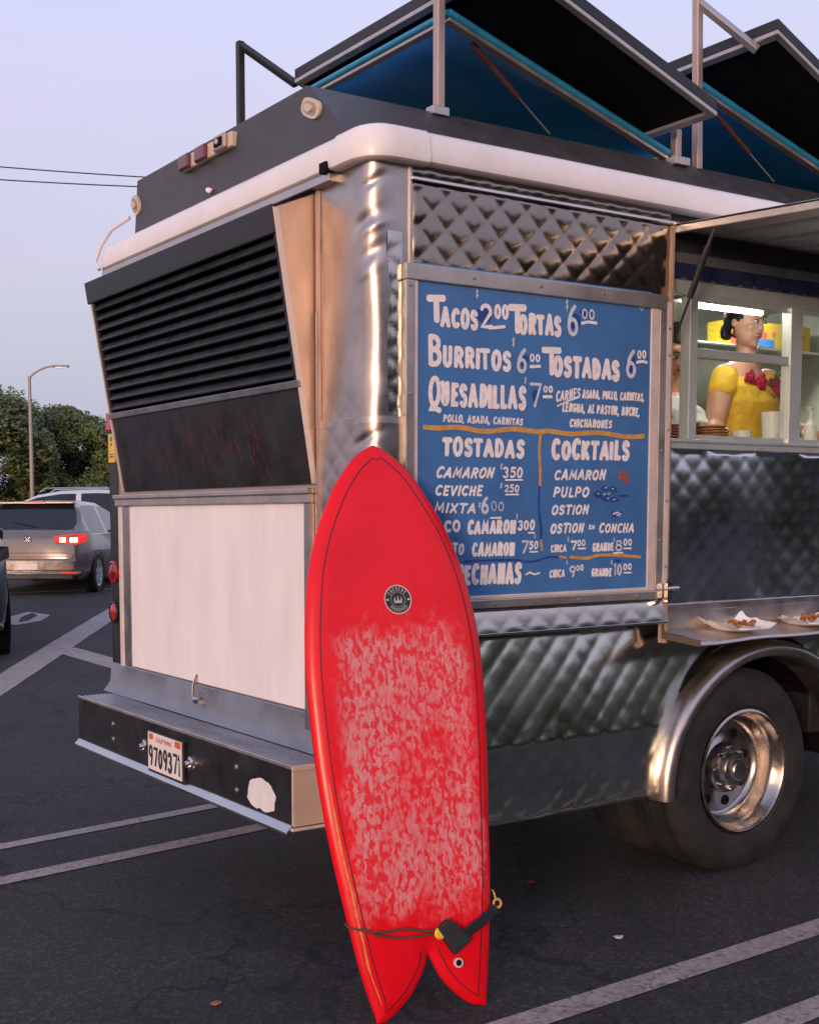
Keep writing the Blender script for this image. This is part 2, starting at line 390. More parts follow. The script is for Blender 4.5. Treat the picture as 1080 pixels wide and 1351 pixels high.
def paint(pts, wd, name='parking_line', label='', closed=False):
    """flat painted stripe of width wd following the ground"""
    P = [Vector(p).to_2d() for p in pts]
    Q = []
    for i in range(len(P)-1):
        n = max(1, int((P[i+1]-P[i]).length/.3))
        Q += [P[i].lerp(P[i+1], k/n) for k in range(n)]
    Q.append(P[-1]); mb = MB()
    for i, q in enumerate(Q):
        d = (Q[min(i+1, len(Q)-1)]-Q[max(i-1, 0)]).normalized(); nn = Vector((-d.y, d.x))
        for sgn in (-1, 0, 1):
            e = q + nn*wd/2*sgn*(1+.06*noise.noise(Vector((q.x*7, q.y*7, sgn))))
            mb.v.append((e.x, e.y, gz(e.x, e.y)+.004))
    for i in range(len(Q)-1):
        for k in (0, 1): mb.f.append((3*i+k, 3*i+k+1, 3*i+4+k, 3*i+3+k)); mb.m.append(0)
    o = mb.build(name, 'paint_line'); tag(o, label, kind='structure'); return o
paint([(-2.6, 1.80), (-.64, 2.05), (.9, 2.24)], .085, label='white stripe behind the bumper, farther of the pair')
paint([(-2.6, 1.33), (-.78, 1.55), (.54, 1.71), (.9, 1.75)], .105, label='white stripe behind the bumper, nearer of the pair')
paint([(-1.3, -.72), (.08, -.665), (1.55, -.61), (4.5, -.5)], .105, label='white stripe beside the surfboard tail')
paint([(-.5, -1.12), (.68, -1.07), (2.5, -1.0)], .1, label='white stripe at the lower right corner')
paint([(-1.5, 2.9), (.86, 6.7), (3.67, 11.25), (6.5, 15.8)], .30, label='long diagonal white stripe leading towards the hatchback')
paint([(2.12, 8.62), (2.14, 7.4), (2.2, 5.0)], .30, label='short white stripe branching from the diagonal one')
paint([(3.0, 15.62), (3.86, 15.55), (5.01, 15.46), (7, 15.3)], .10, label='thin white stripe under the hatchback bumper')
paint([(2.39, 11.1), (2.74, 11.95), (3.1, 12.42), (3.12, 11.95), (2.78, 11.35), (2.42, 11.1)], .16, name='pavement_marking', label='white outlined arrow head painted on the lane')
# ================================================================ FOOD TRUCK
XL = 4.9                      # front end of the box body
truck = thing('food_truck', 'stainless steel catering truck with quilted metal sides, open serving window and raised roof hatches', 'food truck', (0, 0, 0))
def T_(mb, name, m, bevel=0., smooth=False, parent=None, **k): return mb.build(name, m, parent or truck, smooth=smooth, bevel=bevel)
def quilt(name, m, x0, x1, z0, z1, y, wq, hq, H, nq=10, hole=None, parent=None, wav=.0, lean=None, fam=0.):
    """pressed diamond quilting: puffed diamonds between straight creases, facing -Y"""
    nx = max(2, int((x1-x0)/wq*nq)); nz = max(2, int((z1-z0)/hq*nq)); mb = MB()
    for j in range(nz+1):
        for i in range(nx+1):
            x = x0+(x1-x0)*i/nx; z = z0+(z1-z0)*j/nz
            a = abs(sin(pi*(x/wq+z/hq))); b = abs(sin(pi*(x/wq-z/hq)))
            if fam: fa = fam*min(1, max(0, (z-.70)/.06)); a = a*(1-fa)+.9*fa
            h = H*(min(a, .9)*min(b, .9))**.62*(1-.5*(fa if fam else 0))
            h *= 1+.25*noise.noise(Vector((math.floor(x/wq+z/hq)*3.1, math.floor(x/wq-z/hq)*5.7, 1)))
            h += wav*noise.noise(Vector((x*2.3, z*1.6, 4)))
            e = min(x-x0, x1-x, z-z0, z1-z)
            if e < .004: h = 0
            if lean: h += lean(z)
            mb.v.append((x, y-h, z))
    for j in range(nz):
        for i in range(nx):
            xc = x0+(x1-x0)*(i+.5)/nx; zc = z0+(z1-z0)*(j+.5)/nz
            if hole and hole(xc, zc): continue
            a = j*(nx+1)+i; mb.f.append((a, a+1, a+nx+2, a+nx+1)); mb.m.append(0)
    o = mb.build(name, m, parent or truck, smooth=2); return o
lean = lambda z: 0

# --- body shell (inner skins, floor, far and front walls)
mb = MB(); mb.box((.02, .02, 2.70), (XL, 2.20, 2.755)); T_(mb, 'roof', 'roof_grey')
mb = MB(); mb.box((.015, 2.14, .72), (XL, 2.20, 2.70)); T_(mb, 'far_wall', 'inner_steel')
mb = MB(); mb.box((.02, .12, .95), (XL-.02, 2.14, .99)); T_(mb, 'floor', 'inner_steel')
mb = MB(); mb.box((.03, .15, .99), (.06, 2.14, 2.70)); T_(mb, 'inner_rear_wall', 'inner_white')
mb = MB(); mb.box((3.9, .06, .99), (3.93, 2.14, 2.70)); T_(mb, 'inner_partition', 'inner_white')
mb = MB(); mb.box((.06, .09, 2.665), (3.9, 2.14, 2.699)); T_(mb, 'ceiling_panel', 'inner_white')
mb = MB(); mb.box((XL-.02, .02, .72), (XL, 2.14, 2.70)); T_(mb, 'front_wall', 'satin_steel')
# inner lining of the service side
mb = MB(); mb.box((.06, .045, 1.10), (1.36, .06, 2.665)); mb.box((3.36, .045, 1.10), (3.9, .06, 2.665)); mb.box((1.36, .080, 1.10), (3.36, .095, 1.745)); T_(mb, 'inner_lining', 'inner_white')
mb = MB(); mb.box((.06, 2.12, .99), (3.9, 2.138, 2.66)); T_(mb, 'inner_far_lining', 'inner_white')

# --- gutter (white half-round rail round the roof)
def gutter(path, name, prof, m):
    mb = MB(); k = len(prof)
    for (x, y, nx, ny) in path:
        for o, z in prof: mb.v.append((x+nx*o, y+ny*o, z))
    for i in range(len(path)-1):
        for j in range(k-1): mb.f.append((i*k+j, i*k+j+1, (i+1)*k+j+1, (i+1)*k+j)); mb.m.append(0)
    return T_(mb, name, m, smooth=True)
gp = [(-.06, 2.642), (.030, 2.640), (.040, 2.647), (.043, 2.664), (.039, 2.700), (.030, 2.730), (.018, 2.744), (0, 2.752), (-.06, 2.761), (-.10, 2.762)]
jit = lambda i: .0015*noise.noise(Vector((i*.7, 0, 0)))
gutter([(0+jit(i), 2.12-(2.12-.13)*i/24, -1, 0) for i in range(25)], 'rear_gutter', gp, 'white_gutter')
gutter([(.16+(XL-.16)*i/30, jit(i+40), 0, -1) for i in range(31)], 'side_gutter', gp, 'white_gutter')
def arcp(cx, cy, r, a0, a1, n): return [(cx+r*cos(a0+(a1-a0)*i/n), cy+r*sin(a0+(a1-a0)*i/n), cos(a0+(a1-a0)*i/n), sin(a0+(a1-a0)*i/n)) for i in range(n+1)]
gp2 = [(a+.005 if a > 0 else a, z+(.003 if z > 2.7 else -.004)) for a, z in gp]
gutter([(0, .17, -1, 0)] + arcp(.068, .068, .068, pi, 1.5*pi, 5) + [(.20, 0, 0, -1)], 'gutter_corner_cap', gp2, 'white_gutter')
gutter(arcp(.10, 2.12, .10, .5*pi, pi, 8), 'gutter_corner_cap', gp, 'white_gutter')
mb = MB(); mb.box((-.036, .20, 2.606), (.01, 2.16, 2.637)); T_(mb, 'drip_rail', 'satin_steel', bevel=.004)
mb = MB(); mb.box((-.052, .195, 2.634), (-.02, .235, 2.668)); T_(mb, 'gutter_end_notch', 'near_black')
mb = MB(); mb.tube([(-.03, 2.20, 2.65), (-.035, 2.235, 2.69), (-.02, 2.20, 2.76), (.0, 2.12, 2.82), (.03, 1.98, 2.85)], .009); T_(mb, 'white_hose', 'white_gutter', smooth=True)

# --- rounded rear corner sheets with dents
def corner(name, z0, z1, rr, dent, m='corner_steel', ymax=.312):
    mb = MB(); path = [(0, ymax-(ymax-.055)*i/30, -1, 0) for i in range(30)] + arcp(.055, .055, .055, pi, 1.5*pi, 14) + [(.07+.03*i, 0, 0, -1) for i in range(4)]
    nz = max(2, int((z1-z0)/.010))
    for j in range(nz+1):
        z = z0+(z1-z0)*j/nz
        for (x, y, nx, ny) in path:
            qa, qb = abs(sin(pi*(y/.118+z/.104))), abs(sin(pi*(y/.118-z/.104))); qk = min(1, max(0, (2.25-z)/.5))*min(1, max(0, (y-.06)/.04))
            o = rr + (.0016*qk*(min(qa, .9)*min(qb, .9))**.62 if dent > .002 else 0) + dent*1.6*noise.noise(Vector((x*2, y*3.2, z*1.6))) + dent*.5*noise.noise(Vector((x*9+5, y*9, z*5)))
            for (dz, sg, dep, dy_) in ((2.575, .015, .007, .0), (2.47, .022, .013, .035), (2.43, .014, -.007, .0), (2.355, .024, .010, .0), (2.30, .02, -.004, .03), (2.10, .14, .007, .02), (1.765, .012, .007, .03), (1.95, .06, .005, .0)):
                if dent > .002: o -= dep*math.exp(-((z-dz+.35*(y-x))/sg)**2)*math.exp(-((x-.02)**2+(y-.02-dy_)**2)/.04**2)
            mb.v.append((x+nx*o, y+ny*o, z))
    k = len(path)
    for j in range(nz):
        for i in range(k-1): mb.f.append((j*k+i, j*k+i+1, (j+1)*k+i+1, (j+1)*k+i)); mb.m.append(0)
    return T_(mb, name, m, smooth=2)
corner('corner_sheet', 1.815, 2.642, .0, .006)
corner('corner_sheet', .39, 1.822, .003, .004)
corner("corner_seam_strip", 1.802, 1.826, .006, .0005, "satin_steel")

# --- quilted service side
mb = MB(); mb.box((.14, .004, 1.09), (1.31, .04, 2.64)); T_(mb, 'side_backing', 'inner_steel')
mb = MB(); mb.box((.14, .125, .4), (1.30, .14, 1.078)); T_(mb, 'skirt_backing', 'near_black')
mb = MB(); mb.box((3.37, .004, .72), (XL, .04, 2.64)); T_(mb, 'side_backing', 'inner_steel')
QW = dict(wq=.118, hq=.104)
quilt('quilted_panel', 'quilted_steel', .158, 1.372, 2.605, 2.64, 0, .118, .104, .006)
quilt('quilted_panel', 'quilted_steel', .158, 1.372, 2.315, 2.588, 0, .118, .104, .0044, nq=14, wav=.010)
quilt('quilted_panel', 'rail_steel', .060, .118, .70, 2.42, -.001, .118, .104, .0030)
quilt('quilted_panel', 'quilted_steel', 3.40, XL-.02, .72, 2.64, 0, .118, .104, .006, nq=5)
mb = MB(); mb.box((.15, -.014, 2.588), (1.40, .004, 2.604)); T_(mb, 'side_trim', 'chrome', bevel=.004)
mb = MB(); mb.box((.146, -.006, 2.30), (.157, .004, 2.638)); T_(mb, 'panel_joint', 'satin_steel', bevel=.002)
# lower rail and skirt
quilt('lower_rail', 'rail_steel', .10, 1.375, 1.088, 1.165, -.006, .118, .104, .0014, lean=lambda z: (1.165-z)*.22)
mb = MB(); mb.box((.10, -.024, 1.078), (1.376, .004, 1.088)); mb.box((.10, -.014, 1.165), (1.376, .004, 1.173)); T_(mb, 'rail_edge', 'steel', bevel=.002)
WX, WZ, WR = 1.885, .412, .43
AX, ARX, ARZ = 1.960, .625, .565
def belly(z):
    # the skirt leans outwards below the rail and turns back in at a pressed knee
    k = .672+.0; t = 1.078-z
    return (-(z-k)*.205 if z > k else -(k-z)*.02)
arch = lambda x, z: ((x-AX)/(ARX-.02))**2 + ((z-WZ)/(ARZ-.02))**2 < 1 or (abs(x-AX) < ARX-.02 and z < WZ)
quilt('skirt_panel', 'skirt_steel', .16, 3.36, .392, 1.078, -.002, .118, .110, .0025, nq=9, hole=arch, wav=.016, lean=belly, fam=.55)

quilt('counter_panel', 'counter_steel', 1.378, 3.36, 1.125, 1.752, .012, .118, .104, .0024, nq=9, wav=.05)

# --- serving hatch jamb, header, shelf, awning
mb = MB(); mb.box((1.338, -.022, 1.18), (1.366, .0, 2.30)); T_(mb, 'hatch_jamb', 'cream_frame', bevel=.003)
mb = MB(); mb.box((1.366, -.018, 1.0), (1.376, .02, 2.585)); T_(mb, 'hatch_edge', 'rust_edge')
for z in (1.30, 1.55, 1.82, 2.1, 2.2):
    mb = MB(); mb.lathe([(0, -.026), (.005, -.025), (.006, -.022)], (1.352, 0, z), 'Y', 8); T_(mb, 'rivet', 'bronze_post')
mb = MB(); mb.box((1.38, .02, 2.50), (3.36, .05, 2.64)); T_(mb, 'hatch_header', 'dark_header')
mb = MB(); mb.box((1.38, .015, 2.40), (3.36, .045, 2.50)); T_(mb, 'hatch_header_strip', 'grey_blue_steel')
mb = MB()
xs = 1.38
while xs < 3.35:
    mb.slab([(xs, .008, 2.46), (xs, .008, 2.415), (xs+.02, .008, 2.402), (xs+.06, .008, 2.402), (xs+.08, .008, 2.415), (xs+.08, .008, 2.46)], (0, .004, 0)); xs += .081
T_(mb, 'valance', 'navy_strip')
mb = MB(); mb.box((1.38, -.006, 1.752), (3.36, .05, 1.786)); mb.box((1.38, -.014, 1.776), (3.36, -.006, 1.79)); T_(mb, 'window_sill', 'aluminium', bevel=.003)
mb = MB(); mb.box((1.38, .02, 2.346), (3.36, .055, 2.41)); T_(mb, 'window_head', 'aluminium', bevel=.003)
def pane(x0, x1, mid):
    fr = MB(); y0, y1 = .018, .05; t = .017
    fr.box((x0, y0, 1.786), (x0+t, y1, 2.346)); fr.box((x1-t, y0, 1.786), (x1, y1, 2.346))
    fr.box((x0+t, y0+.002, 1.786), (x1-t, y1-.002, 1.81))
    fr.box((x0+t, y0+.002, 2.328), (x1-t, y1-.002, 2.346))
    if mid: fr.box((x0+t, y0-.004, mid), (x1-t, y1-.004, mid+.033))
    f = fr.build('window_frame', 'aluminium', truck, bevel=.002)
    if mid:
        g = MB(); g.box((x0+t, .03, 1.81), (x1-t, .034, mid)); g.build('pane', 'window_glass', f)
        g = MB(); g.box((x0+t, .03, mid+.033), (x1-t, .034, 2.328)); g.build('pane', 'window_glass', f)
    else:
        g = MB(); g.box((x0+t, .03, 1.81), (x1-t, .034, 2.328)); g.build('pane', 'window_glass', f)
pane(1.505, 2.125, 2.112)
pane(2.175, 2.75, 0)
mb = MB(); mb.box((1.497, .006, 1.786), (1.542, .055, 2.346)); T_(mb, 'window_post', 'aluminium', bevel=.003)
mb = MB(); mb.box((2.105, .008, 1.786), (2.165, .055, 2.346)); T_(mb, 'window_post', 'aluminium', bevel=.003)
mb = MB(); mb.box((2.74, .008, 1.786), (2.80, .055, 2.346)); T_(mb, 'window_post', 'aluminium', bevel=.003)
# shelf
mb = MB(); n = 60; y0 = -.005
for i in range(n+1):
    x = 1.362+2.0*i/n; d = .007*noise.noise(Vector((x*3.2, 2, 0)))+.004*math.exp(-((x-1.50)/.12)**2)
    mb.v += [(x, y0, 1.120), (x, y0-.006, 1.052), (x, y0-.02, 1.044), (x, y0-.10, 1.038), (x, -.185, 1.022-d), (x, -.19, 1.012-d), (x, -.183, 1.006-d), (x, y0, 1.030)]
for i in range(n):
    for j in range(7): mb.f.append((8*i+j, 8*i+j+1, 8*i+9+j, 8*i+8+j)); mb.m.append(0)
T_(mb, 'serving_shelf', 'satin_steel', smooth=True)
for x in (1.358, 3.363):
    mb = MB(); mb.slab([(x, -.003, 1.124), (x, -.016, 1.045), (x, -.194, 1.026), (x, -.194, 1.002), (x, -.003, 1.018)], (.005, 0, 0)); T_(mb, 'shelf_end', 'bracket_brown')
mb = MB(); mb.box((1.38, -.010, 1.12), (3.36, .004, 1.150)); T_(mb, 'shelf_splash', 'satin_steel', bevel=.003)
mb = MB(); mb.tube([(1.345, -.045, 1.215), (1.40, -.045, 1.215)], .009); mb.box((1.338, -.05, 1.165), (1.362, -.024, 1.235)); mb.tube([(1.35, -.04, 1.17), (1.35, -.04, 1.25)], .008); T_(mb, 'hatch_latch', 'chrome', smooth=True)
# awning (raised hatch door)
aw = bpy.data.objects.new('awning', None); COL.objects.link(aw); aw.location = (1.375, 0, 2.58); attach(aw, truck)
def az(y): return 2.590 + (-.060)*(-y)
q = [(1.375, 0, az(0)), (3.37, 0, az(0)), (3.37, -1.25, az(-1.25)), (1.375, -1.25, az(-1.25))]
mb = MB(); mb.slab(q, (0, 0, -.006)); mb.build('awning_skin', 'awning_paint', aw)
mb = MB()
for (x0, x1, ya, yb) in ((1.375, 1.40, 0, -1.25), (3.345, 3.37, 0, -1.25)):
    mb.slab([(x0, ya, az(ya)+.003), (x1, ya, az(ya)+.003), (x1, yb, az(yb)+.003), (x0, yb, az(yb)+.003)], (0, 0, -.034))
mb.slab([(1.40, -1.22, az(-1.22)+.002), (3.345, -1.22, az(-1.22)+.002), (3.345, -1.25, az(-1.25)+.002), (1.40, -1.25, az(-1.25)+.002)], (0, 0, -.033))
mb.build('awning_frame', 'frame_metal', aw, bevel=.003)
mb = MB()
for i in range(8):
    x = 1.62+i*.23
    mb.slab([(x, -.06, az(-.06)-.006), (x+.03, -.06, az(-.06)-.006), (x+.03, -1.2, az(-1.2)-.006), (x, -1.2, az(-1.2)-.006)], (0, 0, -.016))
mb.build('awning_rib', 'aluminium', aw, bevel=.002)
for x in (1.405, 3.33):
    mb = MB(); a = Vector((x, -.18, 2.552)); b = Vector((x, .0, 2.165)); c = a.lerp(b, .62)
    mb.tube([a, a.lerp(b, .18)], .007); s = mb.build('gas_strut', 'chrome', aw, smooth=True)
    mb = MB(); mb.tube([a.lerp(b, .16), c], .0125, 10); mb.tube([c, b], .005, 8, 0); mb.build('strut_barrel', 'black_paint', s, smooth=True)
mb = MB(); mb.box((1.38, -.02, 2.575), (3.36, .01, 2.60)); mb.build('awning_hinge', 'bronze_post', aw, bevel=.003)

# --- menu board
mbd = bpy.data.objects.new('menu_board', None); COL.objects.link(mbd); mbd.location = (.72, 0, 1.2); attach(mbd, truck)
mb = MB(); mb.box((.165, -.016, 1.205), (1.262, 0, 2.328)); mb.build('menu_panel', 'board_blue', mbd)
fx0, fx1, fz0, fz1 = .118, 1.335, 1.176, 2.322
for nm, a, b in (('frame_top', (fx0, -.026, 2.268), (fx1, .0, fz1)), ('frame_bottom', (fx0, -.026, fz0), (fx1, .0, 1.208)),
                 ('frame_side', (fx0, -.0255, 1.208), (.152, .0, 2.268)), ('frame_side', (1.298, -.0255, 1.208), (fx1, .0, 2.268))):
    mb = MB(); mb.box(a, b); mb.build(nm, 'frame_metal', mbd, bevel=.004)
for a, b in (((.152, -.021, 1.208), (.170, -.001, 2.268)), ((1.256, -.021, 1.208), (1.298, -.001, 2.268)), ((.170, -.021, 1.208), (1.256, -.001, 1.222))):
    mb = MB(); mb.box(a, b); mb.build('inner_frame', 'cream_frame', mbd, bevel=.003)
mb = MB()
for (x, z) in [(.135, 2.25), (.135, 1.9), (.135, 1.6), (.135, 1.3), (.7, 2.297), (1.0, 2.297), (.4, 2.297), (1.316, 2.2), (1.316, 1.74), (1.316, 1.4), (.5, 1.19), (.9, 1.19), (1.2, 1.19)]:
    mb.lathe([(0, -.030), (.006, -.029), (.007, -.0262)], (x, 0, z), 'Y', 8)
mb.build('screws', 'bronze_post', mbd)['kind'] = 'stuff'
# hand painted lettering: single-stroke glyphs swept with a flat brush
def ell(cx, cy, rx, ry, a0, a1, n=14): return [(cx+rx*cos(radians(a0+(a1-a0)*i/n)), cy+ry*sin(radians(a0+(a1-a0)*i/n))) for i in range(n+1)]
G = {
'A': (.72, [[(0.04, 0), (.36, 1)], [(.36, 1), (.68, 0)], [(.17, .32), (.56, .32)]]),
'B': (.66, [[(.1, 0), (.1, 1)], [(.1, .98)] + ell(.3, .76, .24, .22, 90, -90, 8) + [(.1, .54)], [(.12, .52)] + ell(.32, .27, .27, .26, 90, -90, 8) + [(.1, .01)]]),
'C': (.64, [ell(.38, .5, .31, .49, 48, 312, 18)]),
'D': (.66, [[(.1, 0), (.1, 1)], [(.1, .98)] + ell(.22, .5, .37, .48, 85, -85, 12) + [(.1, .02)]]),
'E': (.56, [[(.5, .97), (.1, .97), (.1, .03), (.52, .03)], [(.12, .52), (.44, .52)]]),
'F': (.54, [[(.5, .97), (.1, .97), (.1, 0)], [(.12, .52), (.42, .52)]]),
'G': (.68, [ell(.38, .5, .31, .49, 48, 330, 18), [(.66, .3), (.66, .42), (.42, .42)]]),
'H': (.66, [[(.1, 0), (.1, 1)], [(.56, 0), (.56, 1)], [(.1, .5), (.56, .5)]]),
'I': (.26, [[(.13, 0), (.13, 1)]]),
'K': (.64, [[(.1, 0), (.1, 1)], [(.56, .98), (.14, .45)], [(.24, .55), (.60, .0)]]),
'L': (.52, [[(.1, 1), (.1, .03), (.5, .03)]]),
'M': (.82, [[(.08, 0), (.14, 1), (.41, .25)], [(.41, .25), (.68, 1), (.74, 0)]]),
'N': (.68, [[(.1, 0), (.1, 1)], [(.1, .98), (.56, .02)], [(.56, 0), (.56, 1)]]),
'O': (.68, [ell(.34, .5, .29, .49, 92, 452, 22)]),
'P': (.62, [[(.1, 0), (.1, 1)], [(.1, .98)] + ell(.3, .72, .26, .26, 90, -90, 8) + [(.1, .46)]]),
'Q': (.74, [ell(.34, .55, .29, .44, 92, 452, 22), [(.30, .16), (.12, -.04), (.42, .0), (.72, -.06)]]),
'R': (.66, [[(.1, 0), (.1, 1)], [(.1, .98)] + ell(.3, .74, .26, .24, 90, -90, 8) + [(.1, .5)], [(.3, .5), (.6, 0)]]),
'S': (.60, [[(.54, .82)] + ell(.31, .76, .22, .22, 25, 215, 9) + [(.30, .50)] + ell(.30, .25, .24, .25, 60, -150, 10)]),
'T': (.64, [[(.0, .96), (.64, .96)], [(.32, .96), (.32, 0)]]),
'U': (.66, [[(.1, 1), (.1, .32)] + ell(.33, .3, .23, .29, 180, 360, 10) + [(.56, 1)]]),
'V': (.66, [[(.04, 1), (.32, 0)], [(.32, 0), (.62, 1)]]),
'X': (.66, [[(.06, 1), (.60, 0)], [(.60, 1), (.06, 0)]]),
'0': (.58, [ell(.29, .5, .23, .48, 92, 452, 20)]),
'1': (.34, [[(.05, .82), (.2, 1), (.2, 0)]]),
'2': (.60, [ell(.29, .73, .23, .26, 160, -20, 10) + [(.08, .04), (.56, .04)]]),
'3': (.58, [ell(.27, .74, .22, .24, 150, -80, 10), ell(.27, .26, .25, .26, 85, -150, 10)]),
'5': (.58, [[(.52, .96), (.14, .96), (.12, .58)] + ell(.27, .31, .25, .31, 110, -140, 10)]),
'6': (.60, [[(.46, 1), (.30, .84), (.16, .62), (.085, .32)], ell(.30, .27, .22, .27, 92, 452, 18)]),
'7': (.58, [[(.04, .95), (.56, .95), (.26, 0)]]),
'8': (.58, [ell(.29, .76, .20, .22, 270, 630, 14), ell(.29, .27, .25, .27, 90, 450, 16)]),
'9': (.58, [ell(.29, .72, .23, .26, 0, 360, 16), [(.52, .74), (.50, .4), (.36, 0)]]),
'$': (.50, [[(.46, .80), (.25, .88), (.08, .70), (.25, .52), (.44, .34), (.26, .14), (.05, .22)], [(.26, 1.1), (.24, -.08)]]),
',': (.24, [[(.12, .08), (.04, -.16)]]), ' ': (.40, [])}
class Brush:
    def __init__(s, y0, dy=-.00012): s.mb = MB(); s.y0 = y0; s.k = 0; s.dy = dy
    def stroke(s, pts, wd, taper=0., mi=0):
        P = [Vector(p) for p in pts]; Q = [P[0]]
        for p in P[1:]:
            if (p-Q[-1]).length > 1e-6: Q.append(p)
        if len(Q) < 2: return
        s.k += 1; y = s.y0 + s.dy*(s.k % 9); vs = []; n = len(Q); closed = (Q[0]-Q[-1]).length < wd*.2 and n > 6
        for i, p in enumerate(Q):
            if closed and i in (0, n-1): d = (Q[1]-Q[-2]).normalized()
            else:
                d1 = (Q[i]-Q[i-1]).normalized() if i > 0 else None; d2 = (Q[i+1]-Q[i]).normalized() if i < n-1 else None
                d = (d1+d2).normalized() if d1 and d2 and (d1+d2).length > .2 else (d1 or d2)
                if d1 and d2: mit = 1/max(.72, d.dot(d2))
                else: mit = 1
            if closed and i in (0, n-1): mit = 1
            t = i/(n-1); ww = wd/2*mit*(1-taper*t)*(1+.10*noise.noise(Vector((p.x*60, p.y*60, s.k))))
            nn = Vector((-d.y, d.x)); a, b = p+nn*ww, p-nn*ww
            vs += [(a.x, y, a.y), (b.x, y, b.y)]
        fs = [(2*i, 2*i+1, 2*i+3, 2*i+2) for i in range(n-1)]
        s.mb.add(vs, fs, mi)
        if not closed:
            for e, q, sg in ((0, Q[1], -1), (n-1, Q[-2], 1)):
                p = Q[e]; d = (p-q).normalized(); nn = Vector((-d.y, d.x)); r = wd/2*(1-taper*(e > 0))
                cap = [p+nn*r*cos(a)+d*r*.75*sin(a) for a in [pi*k/6 for k in range(7)]]
                s.mb.add([(c.x, y, c.y) for c in cap], [tuple(range(7))], mi)
    def text(s, string, x0, z0, x1, z1, h, wr, slant, sq=.012):
        tot = sum(G[c][0]+.07 for c in string)-.07; sc = sqrt((x1-x0)**2+(z1-z0)**2)/tot
        ang = math.atan2(z1-z0, x1-x0); u = 0; r = random.Random(string+str(x0))
        inset = wr*h/2
        for c in string:
            gw, sts = G[c]; jz = r.uniform(-.02, .025)*h; js = r.uniform(.95, 1.05); ja = r.uniform(-.03, .04)
            for st in sts:
                pts = []
                for (a, b) in st:
                    bb = inset + b*(h*js-2*inset); aa = (a/gw)*(gw*sc - 2*inset*.55) + inset*.55 if gw*sc > 2*inset else a*sc
                    xx = u + aa + (slant+ja)*bb; zz = bb + jz
                    pts.append((x0+xx*cos(ang)-zz*sin(ang), z0+xx*sin(ang)+zz*cos(ang)))
                s.stroke(pts, wr*h*r.uniform(.92, 1.08), .0)
            u += (gw+.07)*sc
